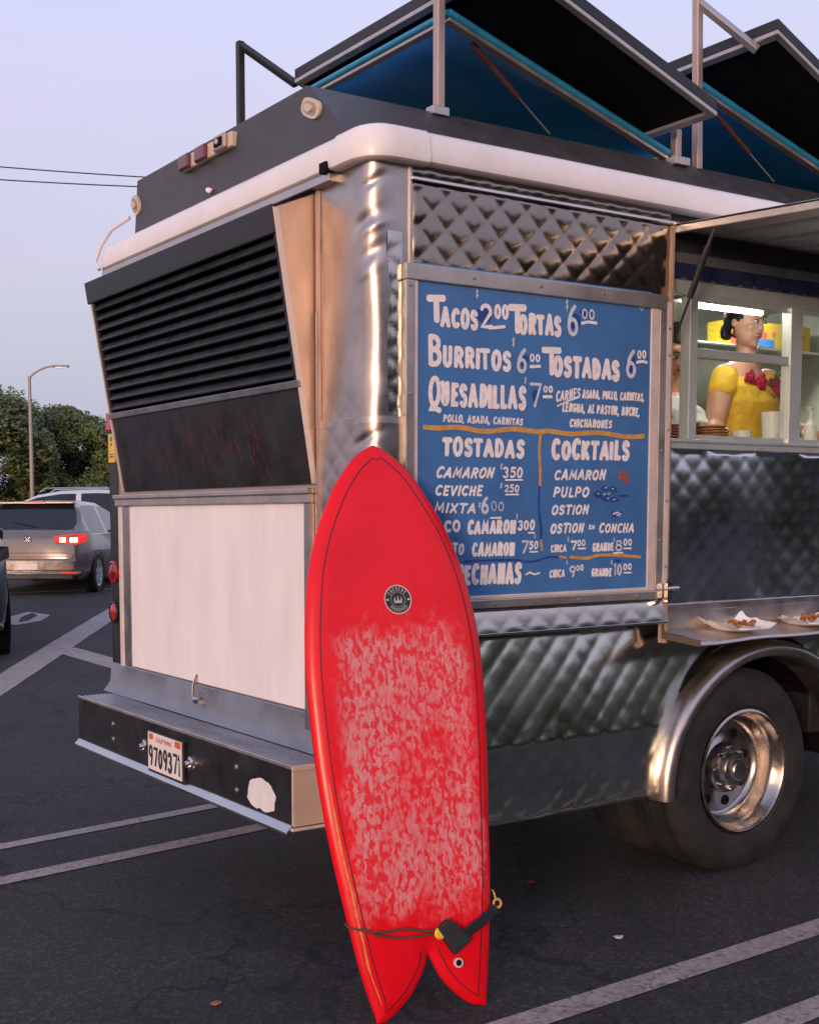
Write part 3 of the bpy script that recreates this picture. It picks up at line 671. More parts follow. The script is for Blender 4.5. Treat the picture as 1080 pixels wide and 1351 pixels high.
MENU= [('T', 0.211, 2.13, 0.287, 2.136, 0.099, 0.21, 0), ('ACOS', 0.264, 2.122, 0.424, 2.124, 0.073, 0.21, 0), ('$', 0.412, 2.233, 0.426, 2.233, 0.031, 0.09, 0), ('2', 0.432, 2.131, 0.493, 2.133, 0.09, 0.15, 0), ('00', 0.495, 2.168, 0.56, 2.17, 0.055, 0.17, 0), ('T', 0.561, 2.124, 0.641, 2.128, 0.111, 0.19, 0), ('ORTAS', 0.608, 2.124, 0.804, 2.128, 0.078, 0.2, 0), ('$', 0.823, 2.226, 0.838, 2.226, 0.039, 0.09, 0), ('6', 0.832, 2.137, 0.892, 2.14, 0.1115, 0.12, 0), ('00', 0.902, 2.2, 0.968, 2.201, 0.0395, 0.16, 0), ('B', 0.211, 1.991, 0.272, 1.991, 0.11, 0.15, 0), ('URRITOS', 0.272, 1.991, 0.571, 1.993, 0.076, 0.2, 0), ('$', 0.575, 2.08, 0.588, 2.08, 0.032, 0.1, 0), ('6', 0.595, 1.993, 0.647, 1.994, 0.0885, 0.13, 0), ('00', 0.658, 2.033, 0.707, 2.035, 0.031, 0.18, 0), ('T', 0.717, 1.986, 0.806, 1.989, 0.1115, 0.18, 0), ('OSTADAS', 0.768, 1.986, 1.096, 1.988, 0.081, 0.21, 0), ('6', 1.126, 2.004, 1.185, 2.005, 0.1035, 0.13, 0), ('00', 1.187, 2.077, 1.234, 2.079, 0.034, 0.17, 0), ('Q', 0.212, 1.846, 0.268, 1.844, 0.116, 0.14, 0), ('UESADILLAS', 0.266, 1.865, 0.64, 1.862, 0.0845, 0.19, 0), ('$', 0.632, 1.957, 0.644, 1.957, 0.024, 0.12, 0), ('7', 0.656, 1.874, 0.716, 1.875, 0.0905, 0.12, 0), ('00', 0.722, 1.93, 0.768, 1.931, 0.0265, 0.2, 0), ('CARNES', 0.781, 1.9, 0.899, 1.919, 0.0385, 0.14, 0.25), ('ASADA, POLLO, CARNITAS,', 0.909, 1.919, 1.224, 1.921, 0.034, 0.17, 0.12), ('LENGUA, AL PASTOR, BUCHE,', 0.813, 1.866, 1.201, 1.864, 0.036, 0.17, 0.12), ('CHICHARONES', 0.848, 1.813, 1.059, 1.815, 0.033, 0.18, 0.12), ('POLLO, ASADA, CARNITAS', 0.275, 1.812, 0.627, 1.811, 0.0275, 0.17, 0.15), ('TOSTADAS', 0.272, 1.697, 0.634, 1.695, 0.07, 0.21, 0.05), ('COCKTAILS', 0.764, 1.693, 1.151, 1.697, 0.078, 0.21, 0.05), ('CAMARON', 0.242, 1.624, 0.493, 1.625, 0.0405, 0.17, 0.4), ('$', 0.524, 1.657, 0.538, 1.657, 0.022, 0.1, 0.1), ('350', 0.536, 1.628, 0.629, 1.629, 0.0395, 0.15, 0.1), ('CEVICHE', 0.24, 1.565, 0.445, 1.564, 0.0395, 0.17, 0.25), ('$', 0.524, 1.592, 0.537, 1.591, 0.0205, 0.12, 0.1), ('250', 0.544, 1.579, 0.613, 1.578, 0.0285, 0.15, 0.1), ('MIXTA', 0.236, 1.507, 0.417, 1.503, 0.038, 0.17, 0.25), ('$', 0.429, 1.525, 0.441, 1.524, 0.0215, 0.12, 0), ('6', 0.441, 1.502, 0.479, 1.502, 0.062, 0.16, 0), ('00', 0.486, 1.513, 0.546, 1.512, 0.0345, 0.1, 0), ('TACO', 0.204, 1.442, 0.351, 1.44, 0.046, 0.19, 0.05), ('CAMARON', 0.382, 1.433, 0.599, 1.432, 0.0515, 0.19, 0.08), ('$', 0.6, 1.485, 0.611, 1.485, 0.02, 0.12, 0), ('300', 0.608, 1.445, 0.688, 1.444, 0.0395, 0.16, 0.05), ('BURRITO', 0.2, 1.368, 0.367, 1.363, 0.0435, 0.18, 0.05), ('CAMARON', 0.403, 1.356, 0.595, 1.354, 0.051, 0.19, 0.08), ('$', 0.685, 1.417, 0.696, 1.417, 0.015, 0.12, 0), ('7', 0.622, 1.363, 0.656, 1.362, 0.0515, 0.15, 0.1), ('50', 0.661, 1.377, 0.704, 1.376, 0.0325, 0.16, 0.1), ('PECHANAS', 0.334, 1.258, 0.625, 1.255, 0.0775, 0.19, 0.05), ('CAMARON', 0.775, 1.622, 1.029, 1.625, 0.0415, 0.17, 0.28), ('PULPO', 0.771, 1.56, 0.946, 1.561, 0.0405, 0.17, 0.25), ('OSTION', 0.764, 1.497, 0.947, 1.498, 0.0395, 0.17, 0.25), ('OSTION', 0.76, 1.431, 0.924, 1.432, 0.0395, 0.17, 0.22), ('EN', 0.951, 1.445, 0.981, 1.444, 0.0175, 0.2, 0.1), ('CONCHA', 1.0, 1.43, 1.182, 1.429, 0.0385, 0.17, 0.25), ('CHICA', 0.766, 1.363, 0.841, 1.364, 0.0295, 0.17, 0.05), ('$', 0.846, 1.401, 0.856, 1.401, 0.019, 0.12, 0), ('7', 0.861, 1.369, 0.893, 1.369, 0.041, 0.18, 0.05), ('00', 0.895, 1.384, 0.937, 1.384, 0.026, 0.17, 0), ('GRANDE', 0.971, 1.361, 1.079, 1.363, 0.034, 0.18, 0.05), ('$', 1.077, 1.397, 1.087, 1.397, 0.018, 0.12, 0), ('8', 1.087, 1.363, 1.125, 1.363, 0.044, 0.15, 0), ('00', 1.129, 1.382, 1.175, 1.381, 0.0285, 0.17, 0), ('CHICA', 0.76, 1.272, 0.835, 1.272, 0.031, 0.17, 0.05), ('$', 0.841, 1.317, 0.85, 1.317, 0.017, 0.12, 0), ('9', 0.855, 1.271, 0.887, 1.271, 0.046, 0.15, 0.05), ('00', 0.89, 1.294, 0.929, 1.294, 0.023, 0.17, 0), ('GRANDE', 0.968, 1.27, 1.07, 1.268, 0.034, 0.18, 0.05), ('$', 1.066, 1.313, 1.076, 1.313, 0.018, 0.12, 0), ('10', 1.081, 1.27, 1.125, 1.27, 0.047, 0.16, 0), ('00', 1.131, 1.289, 1.177, 1.289, 0.028, 0.17, 0)]
under = [[(0.473, 2.137), (0.541, 2.147)], [(0.902, 2.186), (0.932, 2.193), (0.974, 2.192)], [(0.66, 2.018), (0.705, 2.022)], [(1.183, 2.064), (1.21, 2.07), (1.237, 2.067)], [(0.722, 1.917), (0.761, 1.918)], [(0.789, 1.887), (0.838, 1.906), (0.894, 1.923)], [(0.551, 1.622), (0.628, 1.623)], [(0.552, 1.571), (0.611, 1.572)], [(0.485, 1.49), (0.532, 1.491)], [(0.658, 1.437), (0.686, 1.436)], [(0.666, 1.369), (0.702, 1.369)], [(0.648, 1.289), (0.667, 1.296), (0.69, 1.288), (0.713, 1.293)], [(0.898, 1.376), (0.936, 1.376)], [(1.132, 1.372), (1.172, 1.372)], [(1.079, 1.356), (1.128, 1.357)], [(1.134, 1.281), (1.174, 1.28)]]
orange = [[(0.198, 1.793), (0.266, 1.792), (0.347, 1.797), (0.429, 1.788), (0.489, 1.789), (0.586, 1.799), (0.699, 1.793), (0.75, 1.797), (0.854, 1.79), (0.933, 1.796), (1.014, 1.798), (1.139, 1.788), (1.227, 1.793)], [(0.711, 1.784), (0.707, 1.725), (0.711, 1.668), (0.713, 1.606)], [(0.861, 1.346), (0.942, 1.34), (0.996, 1.349), (1.079, 1.349), (1.222, 1.338)], [(0.719, 1.409), (0.724, 1.375)], [(0.808, 1.349), (0.841, 1.344)]]
navy = [[(0.711, 1.606), (0.707, 1.553), (0.712, 1.495), (0.72, 1.447), (0.717, 1.409)], [(0.373, 1.342), (0.469, 1.343), (0.591, 1.342), (0.679, 1.334), (0.756, 1.348), (0.808, 1.347)]]
patch = [(0.455, 2.18, 0.036, 0.028), (0.866, 2.194, 0.032, 0.029), (0.63, 2.037, 0.025, 0.021), (1.155, 2.058, 0.03, 0.028), (0.687, 1.918, 0.017, 0.024), (0.925, 2.224, 0.027, 0.015), (1.126, 1.642, 0.022, 0.014), (1.093, 1.502, 0.033, 0.012), (1.107, 1.383, 0.024, 0.012), (0.882, 1.293, 0.014, 0.013), (1.101, 1.327, 0.021, 0.007), (1.205, 2.265, 0.01, 0.01)]
octo = [(0.998, 1.573, 0.014, 0.008), (1.03, 1.595, 0.013, 0.007), (1.074, 1.592, 0.012, 0.007), (1.033, 1.559, 0.015, 0.007), (1.082, 1.554, 0.014, 0.007), (1.123, 1.569, 0.025, 0.003)]
for (t, x0, z0, x1, z1, h, wr, sl) in MENU:
    thin = t in ('6', '7', '00', '8', '9', '10', '$') and wr < .17
    bw = Brush(-.0172); bw.text(t, x0, z0, x1, z1, h, wr*(1.12 if thin else 1.14 if h > .06 else 1.3), sl)
    bw.mb.build('price_lettering' if thin else 'menu_lettering', 'price_white' if thin else 'letter_white', mbd)
for i, l in enumerate(under):
    bw = Brush(-.0185); bw.stroke(l, .011 if i < 5 else .006); bw.mb.build('underline', 'letter_white', mbd)
def smooth_line(p, k=5):
    out = []
    for i in range(len(p)-1):
        p0 = Vector(p[max(0, i-1)]); p1 = Vector(p[i]); p2 = Vector(p[i+1]); p3 = Vector(p[min(len(p)-1, i+2)])
        for j in range(k):
            t = j/k; out.append(.5*((2*p1)+(-p0+p2)*t+(2*p0-5*p1+4*p2-p3)*t*t+(-p0+3*p1-3*p2+p3)*t**3))
    out.append(Vector(p[-1])); return out
for l, wd in zip(orange, (.017, .012, .011, .010, .008)):
    bo = Brush(-.0170); bo.stroke(smooth_line(l), wd); bo.mb.build('painted_divider', 'line_orange', mbd)
for l, wd in zip(navy, (.010, .008)):
    bn = Brush(-.0166, -.00004); bn.stroke(smooth_line(l), wd); bn.mb.build('navy_paint', 'navy', mbd)  # dark blue lengths of the painted dividers
def blob(mb, x, z, rx, rz, y, seed):
    vs = [(x, y, z)]; n = 18
    for i in range(n):
        a = 2*pi*i/n; k = 1+.35*noise.noise(Vector((cos(a)*1.3+seed, sin(a)*1.3, seed))); vs.append((x+rx*k*cos(a), y, z+rz*k*sin(a)))
    mb.add(vs, [(0, i+1, (i+1) % n+1) for i in range(n)])
for i, q in enumerate(patch):
    if i in (6, 11): continue
    b_ = MB(); blob(b_, *q, -.01635-.00002*i, i*1.7); b_.build('navy_paint', 'navy', mbd)  # dark blue repaint patches behind the digits
for i, q in enumerate(octo):
    b_ = MB(); q = (q[0], q[1], q[2]*1.5, q[3]*1.5); blob(b_, *q, -.0168-.00003*i, i*2.3); b_.build('octopus_picture', 'navy', mbd)
ms = MB(); blob(ms, 1.124, 1.644, .030, .017, -.0172, 3); blob(ms, 1.14, 1.628, .016, .012, -.01725, 5)
ms.build('shrimp_picture', 'shrimp_red', mbd)
ms = Brush(-.0172); ms.stroke([(1.075, 1.502), (1.095, 1.508), (1.115, 1.500)], .006); ms.stroke([(1.092, 1.499), (1.11, 1.494)], .004)
for q in ((.993, 1.576), (1.025, 1.573), (1.046, 1.575), (1.03, 1.597), (1.066, 1.594), (1.042, 1.558), (1.075, 1.554)): ms.stroke([q, (q[0]+.008, q[1]+.002)], .004)
ms.stroke([(1.192, 2.268), (1.205, 2.256), (1.215, 2.268)], .003)
ms.mb.build('seafood_picture', 'price_white', mbd)

# --- rear wall and lower cabinet
mb = MB(); mb.box((0, .300, .70), (.015, 2.20, 2.64)); T_(mb, 'rear_wall', 'tan_sheet')
mb = MB(); mb.box((-.012, .306, .80), (.0, .326, 2.61)); T_(mb, 'rear_seam', 'bronze_post', bevel=.003)
mb = MB(); mb.box((-.017, .312, 1.80), (-.012, .318, 2.2)); T_(mb, 'seam_lip', 'satin_steel', bevel=.002)
# hood wedge
HZ0, HZ1, HD = 1.612, 2.535, .150; HY0, HY1 = .333, 2.000
def hp(z, o=0.): return -.014 - HD*(z-HZ0)/(HZ1-HZ0) - o
hood = bpy.data.objects.new('vent_hood', None); COL.objects.link(hood); hood.location = (0, 1.13, 1.61); attach(hood, truck)
for y, yy in ((HY0, HY0+.004), (HY1-.004, HY1)):
    mb = MB(); mb.slab([(0, y, HZ0-.004), (hp(HZ0), y, HZ0), (hp(HZ1), y, HZ1), (0, y, 2.60)], (0, .004, 0)); mb.build('hood_cheek', 'tan_sheet', hood)
    mb = MB(); mb.slab([(hp(HZ0, .009), y-.001, HZ0), (hp(HZ0, -.012), y-.001, HZ0), (hp(HZ1, -.012), y-.001, HZ1), (hp(HZ1, .009), y-.001, HZ1)], (0, .007, 0)); mb.build('cheek_edge', 'cream_frame', hood, bevel=.001)
mb = MB(); mb.slab([(hp(HZ1), HY0, HZ1), (hp(HZ1), HY1, HZ1), (0, HY1, 2.60), (0, HY0, 2.60)], (0, 0, .004)); mb.build('hood_top', 'louver_black', hood)
a = .006
mb = MB(); mb.slab([(hp(1.955, .0), HY0+.006, 1.955), (hp(1.955, .0), HY1-.006, 1.955), (hp(HZ0, 0), HY1-.006, HZ0), (hp(HZ0, 0), HY0+.006, HZ0)], (.006, 0, 0))
plate = mb.build('hood_lower_panel', 'black_paint', hood)
sc = MB(); rr = random.Random(3)
for i in range(60):
    y = .62+rr.random()*1.0; z = 1.925-rr.random()*.20; ln = .03+rr.random()*.09; seg = 5; pts = []
    if rr.random() < .35 and y > 1.3: continue
    for j in range(seg+1):
        pts.append((y-.025*j/seg*ln/.1+rr.uniform(-.009, .009), z-ln*j/seg))
    for j in range(seg):
        (y0, z0), (y1, z1) = pts[j], pts[j+1]; w_ = .0005+.0016*rr.random()**2
        sc.add([(hp(z0, .0006), y0-w_, z0), (hp(z0, .0006), y0+w_, z0), (hp(z1, .0006), y1+w_, z1), (hp(z1, .0006), y1-w_, z1)], [(0, 1, 2, 3)])
sc.build('paint_scratches', 'scratch_red', plate)['kind'] = 'stuff'
mb = MB(); mb.slab([(hp(1.940, .012), HY0-.002, 1.940), (hp(1.940, .012), HY1+.002, 1.940), (hp(1.966, .012), HY1+.002, 1.966), (hp(1.966, .012), HY0-.002, 1.966)], (.014, 0, 0)); mb.build('hood_ledge', 'grey_blue_steel', hood, bevel=.003)
mb = MB(); mb.slab([(hp(2.455, .014), HY0+.004, 2.452), (hp(2.455, .014), HY1+.02, 2.452), (hp(2.545, .014), HY1+.02, 2.545), (hp(2.545, .014), HY0+.004, 2.545)], (.012, 0, 0)); mb.build('hood_visor', 'louver_black', hood, bevel=.003)
for y in (HY0+.006, HY1-.03):
    mb = MB(); mb.slab([(hp(1.966, .004), y, 1.966), (hp(1.966, .004), y+.024, 1.966), (hp(2.455, .004), y+.024, 2.455), (hp(2.455, .004), y, 2.455)], (.01, 0, 0)); mb.build('louver_frame', 'louver_black', hood)
mb = MB(); mb.slab([(hp(1.966, -.035), HY0+.006, 1.966), (hp(1.966, -.035), HY1-.006, 1.966), (hp(2.455, -.035), HY1-.006, 2.455), (hp(2.455, -.035), HY0+.006, 2.455)], (.004, 0, 0)); mb.build('hood_inner_back', 'near_black', hood)
ns = 11; pitch = (2.452-1.972)/ns
lm = None
for i in range(ns):
    z = 1.978+pitch*i
    mb = MB(); zt = z+pitch*.70
    mb.add([(hp(z, .006), HY0+.03, z), (hp(z, .006), HY1-.03, z), (hp(z, .010), HY1-.03, z+.004), (hp(z, .010), HY0+.03, z+.004),
            (hp(zt, -.012), HY0+.03, zt), (hp(zt, -.012), HY1-.03, zt), (hp(zt, -.030), HY1-.03, zt), (hp(zt, -.030), HY0+.03, zt)],
           [(0, 1, 2, 3), (3, 2, 5, 4), (4, 5, 6, 7), (7, 6, 1, 0), (0, 3, 4, 7), (1, 6, 5, 2)])
    mb.build('louver_slat', 'louver_black', hood)
# cabinet
cab = bpy.data.objects.new('rear_cabinet', None); COL.objects.link(cab); cab.location = (0, 1.2, .8); attach(cab, truck)
mb = MB(); mb.box((-.034, .355, 1.578), (-.001, 2.09, 1.598)); mb.box((-.024, .358, 1.545), (-.001, 2.088, 1.578)); mb.build('cabinet_top_rail', 'frame_metal', cab, bevel=.004)
mb = MB(); nn = 24
mb.box((-.010, .415, .805), (-.001, 1.945, 1.545)); mb.build('cabinet_door', 'white_panel', cab, bevel=.003)
mb = MB(); mb.box((-.008, 1.958, .76), (-.001, 2.038, 1.545)); mb.build('cabinet_stile', 'satin_steel', cab, bevel=.003)
mb = MB(); mb.box((-.010, 2.040, .70), (-.001, 2.084, 1.545)); mb.build('cabinet_post', 'cream_frame', cab, bevel=.003)
mb = MB(); mb.box((-.018, .355, .73), (-.001, .402, 1.545)); mb.build('cabinet_stile', 'satin_steel', cab, bevel=.003)
mb = MB()
for i in range(25):
    y = .17+(2.19-.17)*i/24; d = .003*noise.noise(Vector((y*4, 0, 3)))
    mb.v += [(-.006, y, .800), (-.012+d, y, .794), (-.020+d, y, .712), (-.034, y, .690), (-.056, y, .6675)]
for i in range(24):
    for j in range(4): mb.f.append((5*i+j, 5*i+j+1, 5*i+6+j, 5*i+5+j)); mb.m.append(0)
mb.build('cabinet_sill', 'grey_blue_steel', cab, smooth=True)
mb = MB(); mb.tube([(-.015, 1.268, .84), (-.030, 1.27, .80), (-.034, 1.268, .742)], .006); mb.tube([(-.034, 1.268, .744), (-.047, 1.235, .742), (-.040, 1.205, .748)], .008); mb.box((-.05, 1.19, .726), (-.018, 1.235, .742)); mb.build('cabinet_latch', 'chrome', cab, smooth=True)
# black rear post with lamps
post = bpy.data.objects.new('rear_lamp_post', None); COL.objects.link(post); post.location = (0, 2.15, .72); attach(post, truck)
mb = MB(); mb.box((-.006, 2.092, .70), (.02, 2.18, 2.64)); mb.build('post_face', 'black_paint', post, bevel=.004)
mb = MB()
for i in range(8):
    t0 = pi/2*i/7
    mb.v += [(.04-.046*cos(t0), 2.18+.04*sin(t0), .70), (.04-.046*cos(t0), 2.18+.04*sin(t0), 2.64)]
for i in range(7): mb.f.append((2*i, 2*i+2, 2*i+3, 2*i+1)); mb.m.append(0)
mb.build('post_corner', 'black_paint', post, smooth=True)
for z, c in ((1.236, 'red_lens'), (1.045, 'red_lens')):
    mb = MB(); mb.lathe([(.052, -.006), (.052, -.016), (.045, -.020), (.044, -.014)], (0, 2.148, z), 'X', 24); l_ = mb.build('lamp_ring', 'red_lens' if z > 1.2 else 'black_paint', post, smooth=True)
    mb = MB(); mb.lathe([(0, -.026), (.02, -.024), (.036, -.019), (.043, -.012)], (0, 2.148, z), 'X', 24); mb.build('lamp_lens', 'dark_red_lens' if z > 1.2 else 'red_lens', l_, smooth=True)
mb = MB(); mb.box((-.012, 2.105, 1.752), (-.006, 2.178, 1.885)); yl = mb.build('warning_label', 'yellow_label', post)
mb = MB(); mb.box((-.0128, 2.135, 1.85), (-.012, 2.150, 1.872)); mb.box((-.0128, 2.135, 1.828), (-.012, 2.150, 1.842)); mb.box((-.0128, 2.118, 1.775), (-.012, 2.16, 1.781)); mb.box((-.0128, 2.118, 1.788), (-.012, 2.16, 1.792)); mb.build('label_mark', 'plate_ink', yl)
mb = MB(); mb.box((-.02, 2.12, 1.90), (-.006, 2.19, 1.985)); mb.build('side_marker_lens', 'red_lens', post, bevel=.006)

# --- bumper
bmp = bpy.data.objects.new('rear_bumper', None); COL.objects.link(bmp); bmp.location = (-.12, 1.12, .43); attach(bmp, truck)
BY0, BY1, BX = .155, 2.088, -.220
mb = MB(); mb.box((BX+.004, BY0+.003, .646), (-.0, BY1-.003, .664)); mb.build('bumper_top', 'tread_plate', bmp)
rid = MB()
for i in range(7):
    x = BX+.018+i*.020; rid.box((x, BY0+.01, .664), (x+.009, BY1-.01, .6675))
rid.build('tread_ridge', 'tread_plate', bmp)
mb = MB(); mb.box((BX-.004, BY0, .655), (BX+.004, BY1, .668)); mb.build('bumper_lip', 'frame_metal', bmp, bevel=.002)
mb = MB(); mb.box((BX, BY0+.004, .458), (BX+.008, BY1, .655)); face = mb.build('bumper_face', 'black_paint', bmp)
mb = MB(); mb.slab([(BX+.004, BY0-.004, .466), (BX-.002, BY0-.004, .466), (BX-.026, BY0-.004, .444), (BX-.026, BY0-.004, .432), (BX+.004, BY0-.004, .432)], (0, BY1-BY0+.008, 0)); mb.build('bumper_flange', 'steel', bmp, bevel=.003)
mb = MB(); mb.box((BX, BY0-.004, .458), (.12, BY0+.004, .668)); mb.build('bumper_end', 'bumper_metal', bmp, bevel=.003)
mb = MB(); mb.box((BX, BY1, .458), (0, BY1+.006, .668)); mb.build('bumper_end', 'black_paint', bmp, bevel=.003)
mb = MB(); mb.box((BX-.006, BY0-.014, .446), (.12, BY0-.004, .456)); mb.box((BX-.004, BY0-.012, .650), (.12, BY0-.004, .664)); mb.build('bumper_end_edge', 'cream_frame', bmp, bevel=.002)
for y, z in ((1.68, .592), (1.68, .525), (.543, .598), (.543, .513)):
    mb = MB(); mb.lathe([(0, -.008), (.006, -.007), (.010, -.003), (.011, 0)], (BX, y, z), 'X', 10); mb.build('bolt', 'grey_blue_steel', bmp, smooth=True)
mb = MB(); rr = random.Random(5); vs = [(BX-.0012, .362, .530)]
for i in range(30):
    a = 2*pi*i/30; r = 1+.10*noise.noise(Vector((cos(a)*2.5, sin(a)*2.5, 1)))+(.12*rr.random() if sin(a) < -.3 else 0)
    vs.append((BX-.0012, .362+.098*r*cos(a), max(.472+rr.random()*.01, .530+.058*r*sin(a))))
mb.add(vs, [(0, i+1, (i+1) % 30+1) for i in range(30)]); mb.build('torn_sticker', 'sticker', bmp)
# licence plate: sub-parts of the bumper
lp = bpy.data.objects.new('license_plate', None); COL.objects.link(lp); lp.location = (BX, 1.115, .54); attach(lp, bmp)
mb = MB(); mb.box((BX-.014, .952, .456), (BX, 1.288, .626)); mb.build('plate_frame', 'black_paint', lp, bevel=.003)
lp_mb = MB(); lp_mb.box((BX-.018, .964, .468), (BX-.014, 1.276, .622)); lp_mb.build('plate', 'plate_white', lp, bevel=.001)
class RBrush(Brush):
    """writes on a face looking towards -X: text runs from +Y to -Y"""
    def build(s, name, m, parent):
        s.mb.v = [(s.x + p[1], -p[0], p[2]) for p in s.mb.v]; return s.mb.build(name, m, parent)
rb = RBrush(0); rb.x = BX-.0186; rb.text('9709371', -1.268, .482, -.972, .482, .088, .17, 0); rb.build('plate_number', 'plate_ink', lp)
rb = RBrush(0); rb.x = BX-.0186; rb.text('CALIFORNIA', -1.20, .589, -1.05, .589, .020, .16, .1); rb.build('plate_state', 'plate_red', lp)
mb = MB(); mb.box((BX-.0190, .968, .594), (BX-.018, 1.02, .619)); mb.box((BX-.0190, 1.225, .594), (BX-.018, 1.262, .617)); mb.build('plate_tag', 'plate_red', lp)
for y in (.905, 1.335):
    mb = MB(); mb.lathe([(0, -.034), (.010, -.032), (.014, -.024), (.016, -.014), (.028, -.010), (.030, 0)], (BX, y, .548), 'X', 16); mb.build('plate_lamp', 'chrome', bmp, smooth=True)

# --- roof box, markers, posts, hatches, shade panels
RT = 3.014
mb = MB(); b = [(.03, .17, 2.757), (XL-.1, .17, 2.757), (XL-.1, 1.95, 2.757), (.03, 1.93, 2.757)]; t = [(.06, .489, RT), (XL-.1, .489, RT), (XL-.1, 1.90, RT), (.06, 1.96, RT)]
mb.add(b+t, [(0, 3, 2, 1), (4, 5, 6, 7), (0, 1, 5, 4), (1, 2, 6, 5), (2, 3, 7, 6), (3, 0, 4, 7)]); T_(mb, 'roof_box', 'roof_grey', bevel=.006)
mb = MB(); mb.box((.30, 1.88, RT), (.62, 2.04, RT+.115)); mb.box((.33, 1.90, RT+.115), (.6, 2.02, RT+.13)); T_(mb, 'roof_vent', 'satin_steel', bevel=.02)
def rx(z): return .03+(z-2.757)/(RT-2.757)*.03
def marker(y, z, tilt, lens='cream_plastic', L_=.062, h_=.032):
    o = bpy.data.objects.new('marker_lamp', None); COL.objects.link(o); o.location = (rx(z), y, z); attach(o, truck)
    def oval(r1, r2, x0, x1, name, m):
        mb = MB(); n = 28; vs = []
        for x, k in ((x0, 1), (x1, 1), (x1, .0)):
            for i in range(n):
                a = 2*pi*i/n; c = cos(a); s_ = sin(a); p = (abs(c)**.75*(1 if c > 0 else -1)*r1*k, abs(s_)**.75*(1 if s_ > 0 else -1)*r2*k)
                yy = p[0]*cos(tilt)-p[1]*sin(tilt); zz = p[0]*sin(tilt)+p[1]*cos(tilt); vs.append((rx(z)+x, y+yy, z+zz))
        mb.add(vs, [(j*n+i, j*n+(i+1) % n, (j+1)*n+(i+1) % n, (j+1)*n+i) for j in range(2) for i in range(n)])
        return mb.build(name, m, o, weld=True, smooth=True)
    oval(L_, h_, .002, -.014, 'marker_bezel', 'cream_plastic'); oval(L_*.72, h_*.66, -.014, -.0175, 'marker_recess', 'bronze_post'); oval(L_*.36, h_*.4, -.0175, -.026, 'marker_lens', lens)
marker(.430, 2.915, .45); marker(1.925, 2.895, .9, L_=.05)
cl = bpy.data.objects.new('marker_cluster', None); COL.objects.link(cl); cl.location = (rx(2.95), 1.22, 2.955); attach(cl, truck)
mb = MB(); mb.box((.03, 1.0, 2.928), (.062, 1.45, 2.985)); mb.build('cluster_plate', 'cream_plastic', cl, bevel=.006)
for y, m in ((1.395, 'dark_red_lens'), (1.245, 'dark_red_lens'), (1.075, 'bronze_post')):
    mb = MB(); mb.box((.012, y-.048, 2.926), (.03, y+.048, 2.987)); k_ = mb.build('cluster_lens', m, cl, bevel=.008)
    if m == 'bronze_post':
        mb = MB(); mb.box((.006, y-.03, 2.94), (.012, y+.03, 2.973)); mb.build('bulb_reflector', 'near_black', k_, bevel=.003)
        mb = MB(); mb.lathe([(0, -.006), (.009, -.004), (.011, .006)], (.004, y, 2.957), 'X', 10); mb.build('bulb', 'cream_plastic', k_)
mb = MB(); mb.tube([(.022, 1.16, 2.80), (.018, 1.165, 2.785)], [.011, .005]); mb.tube([(.022, 1.19, 2.802), (.018, 1.172, 2.787)], [.009, .004]); T_(mb, 'chipped_spot', 'letter_white')

def sqpost(p0, p1, w=.034, name='hatch_post', m='bronze_post'):
    mb = MB(); mb.bar(p0, p1, w, w, side=(0, 0, 1) if abs(p1[2]-p0[2]) < .5*abs(p1[0]-p0[0]) else (1, 0, 0)); return T_(mb, name, m, bevel=.004)
sqpost((.638, .482, 3.0), (.638, .482, 3.72))
sqpost((2.06, .482, 3.0), (2.04, .482, 3.72))
sqpost((1.925, .482, 3.0), (1.925, .482, 3.15))
sqpost((.637, 2.03, 3.0), (.637, 2.03, 3.755), m='solar_edge')
mb = MB(); mb.box((.59, .45, RT-.02), (.665, .50, RT+.012)); T_(mb, 'post_foot', 'frame_metal', bevel=.003)
mb = MB(); mb.box((1.88, .44, RT-.02), (1.97, .50, RT+.014)); T_(mb, 'post_foot', 'frame_metal', bevel=.003)
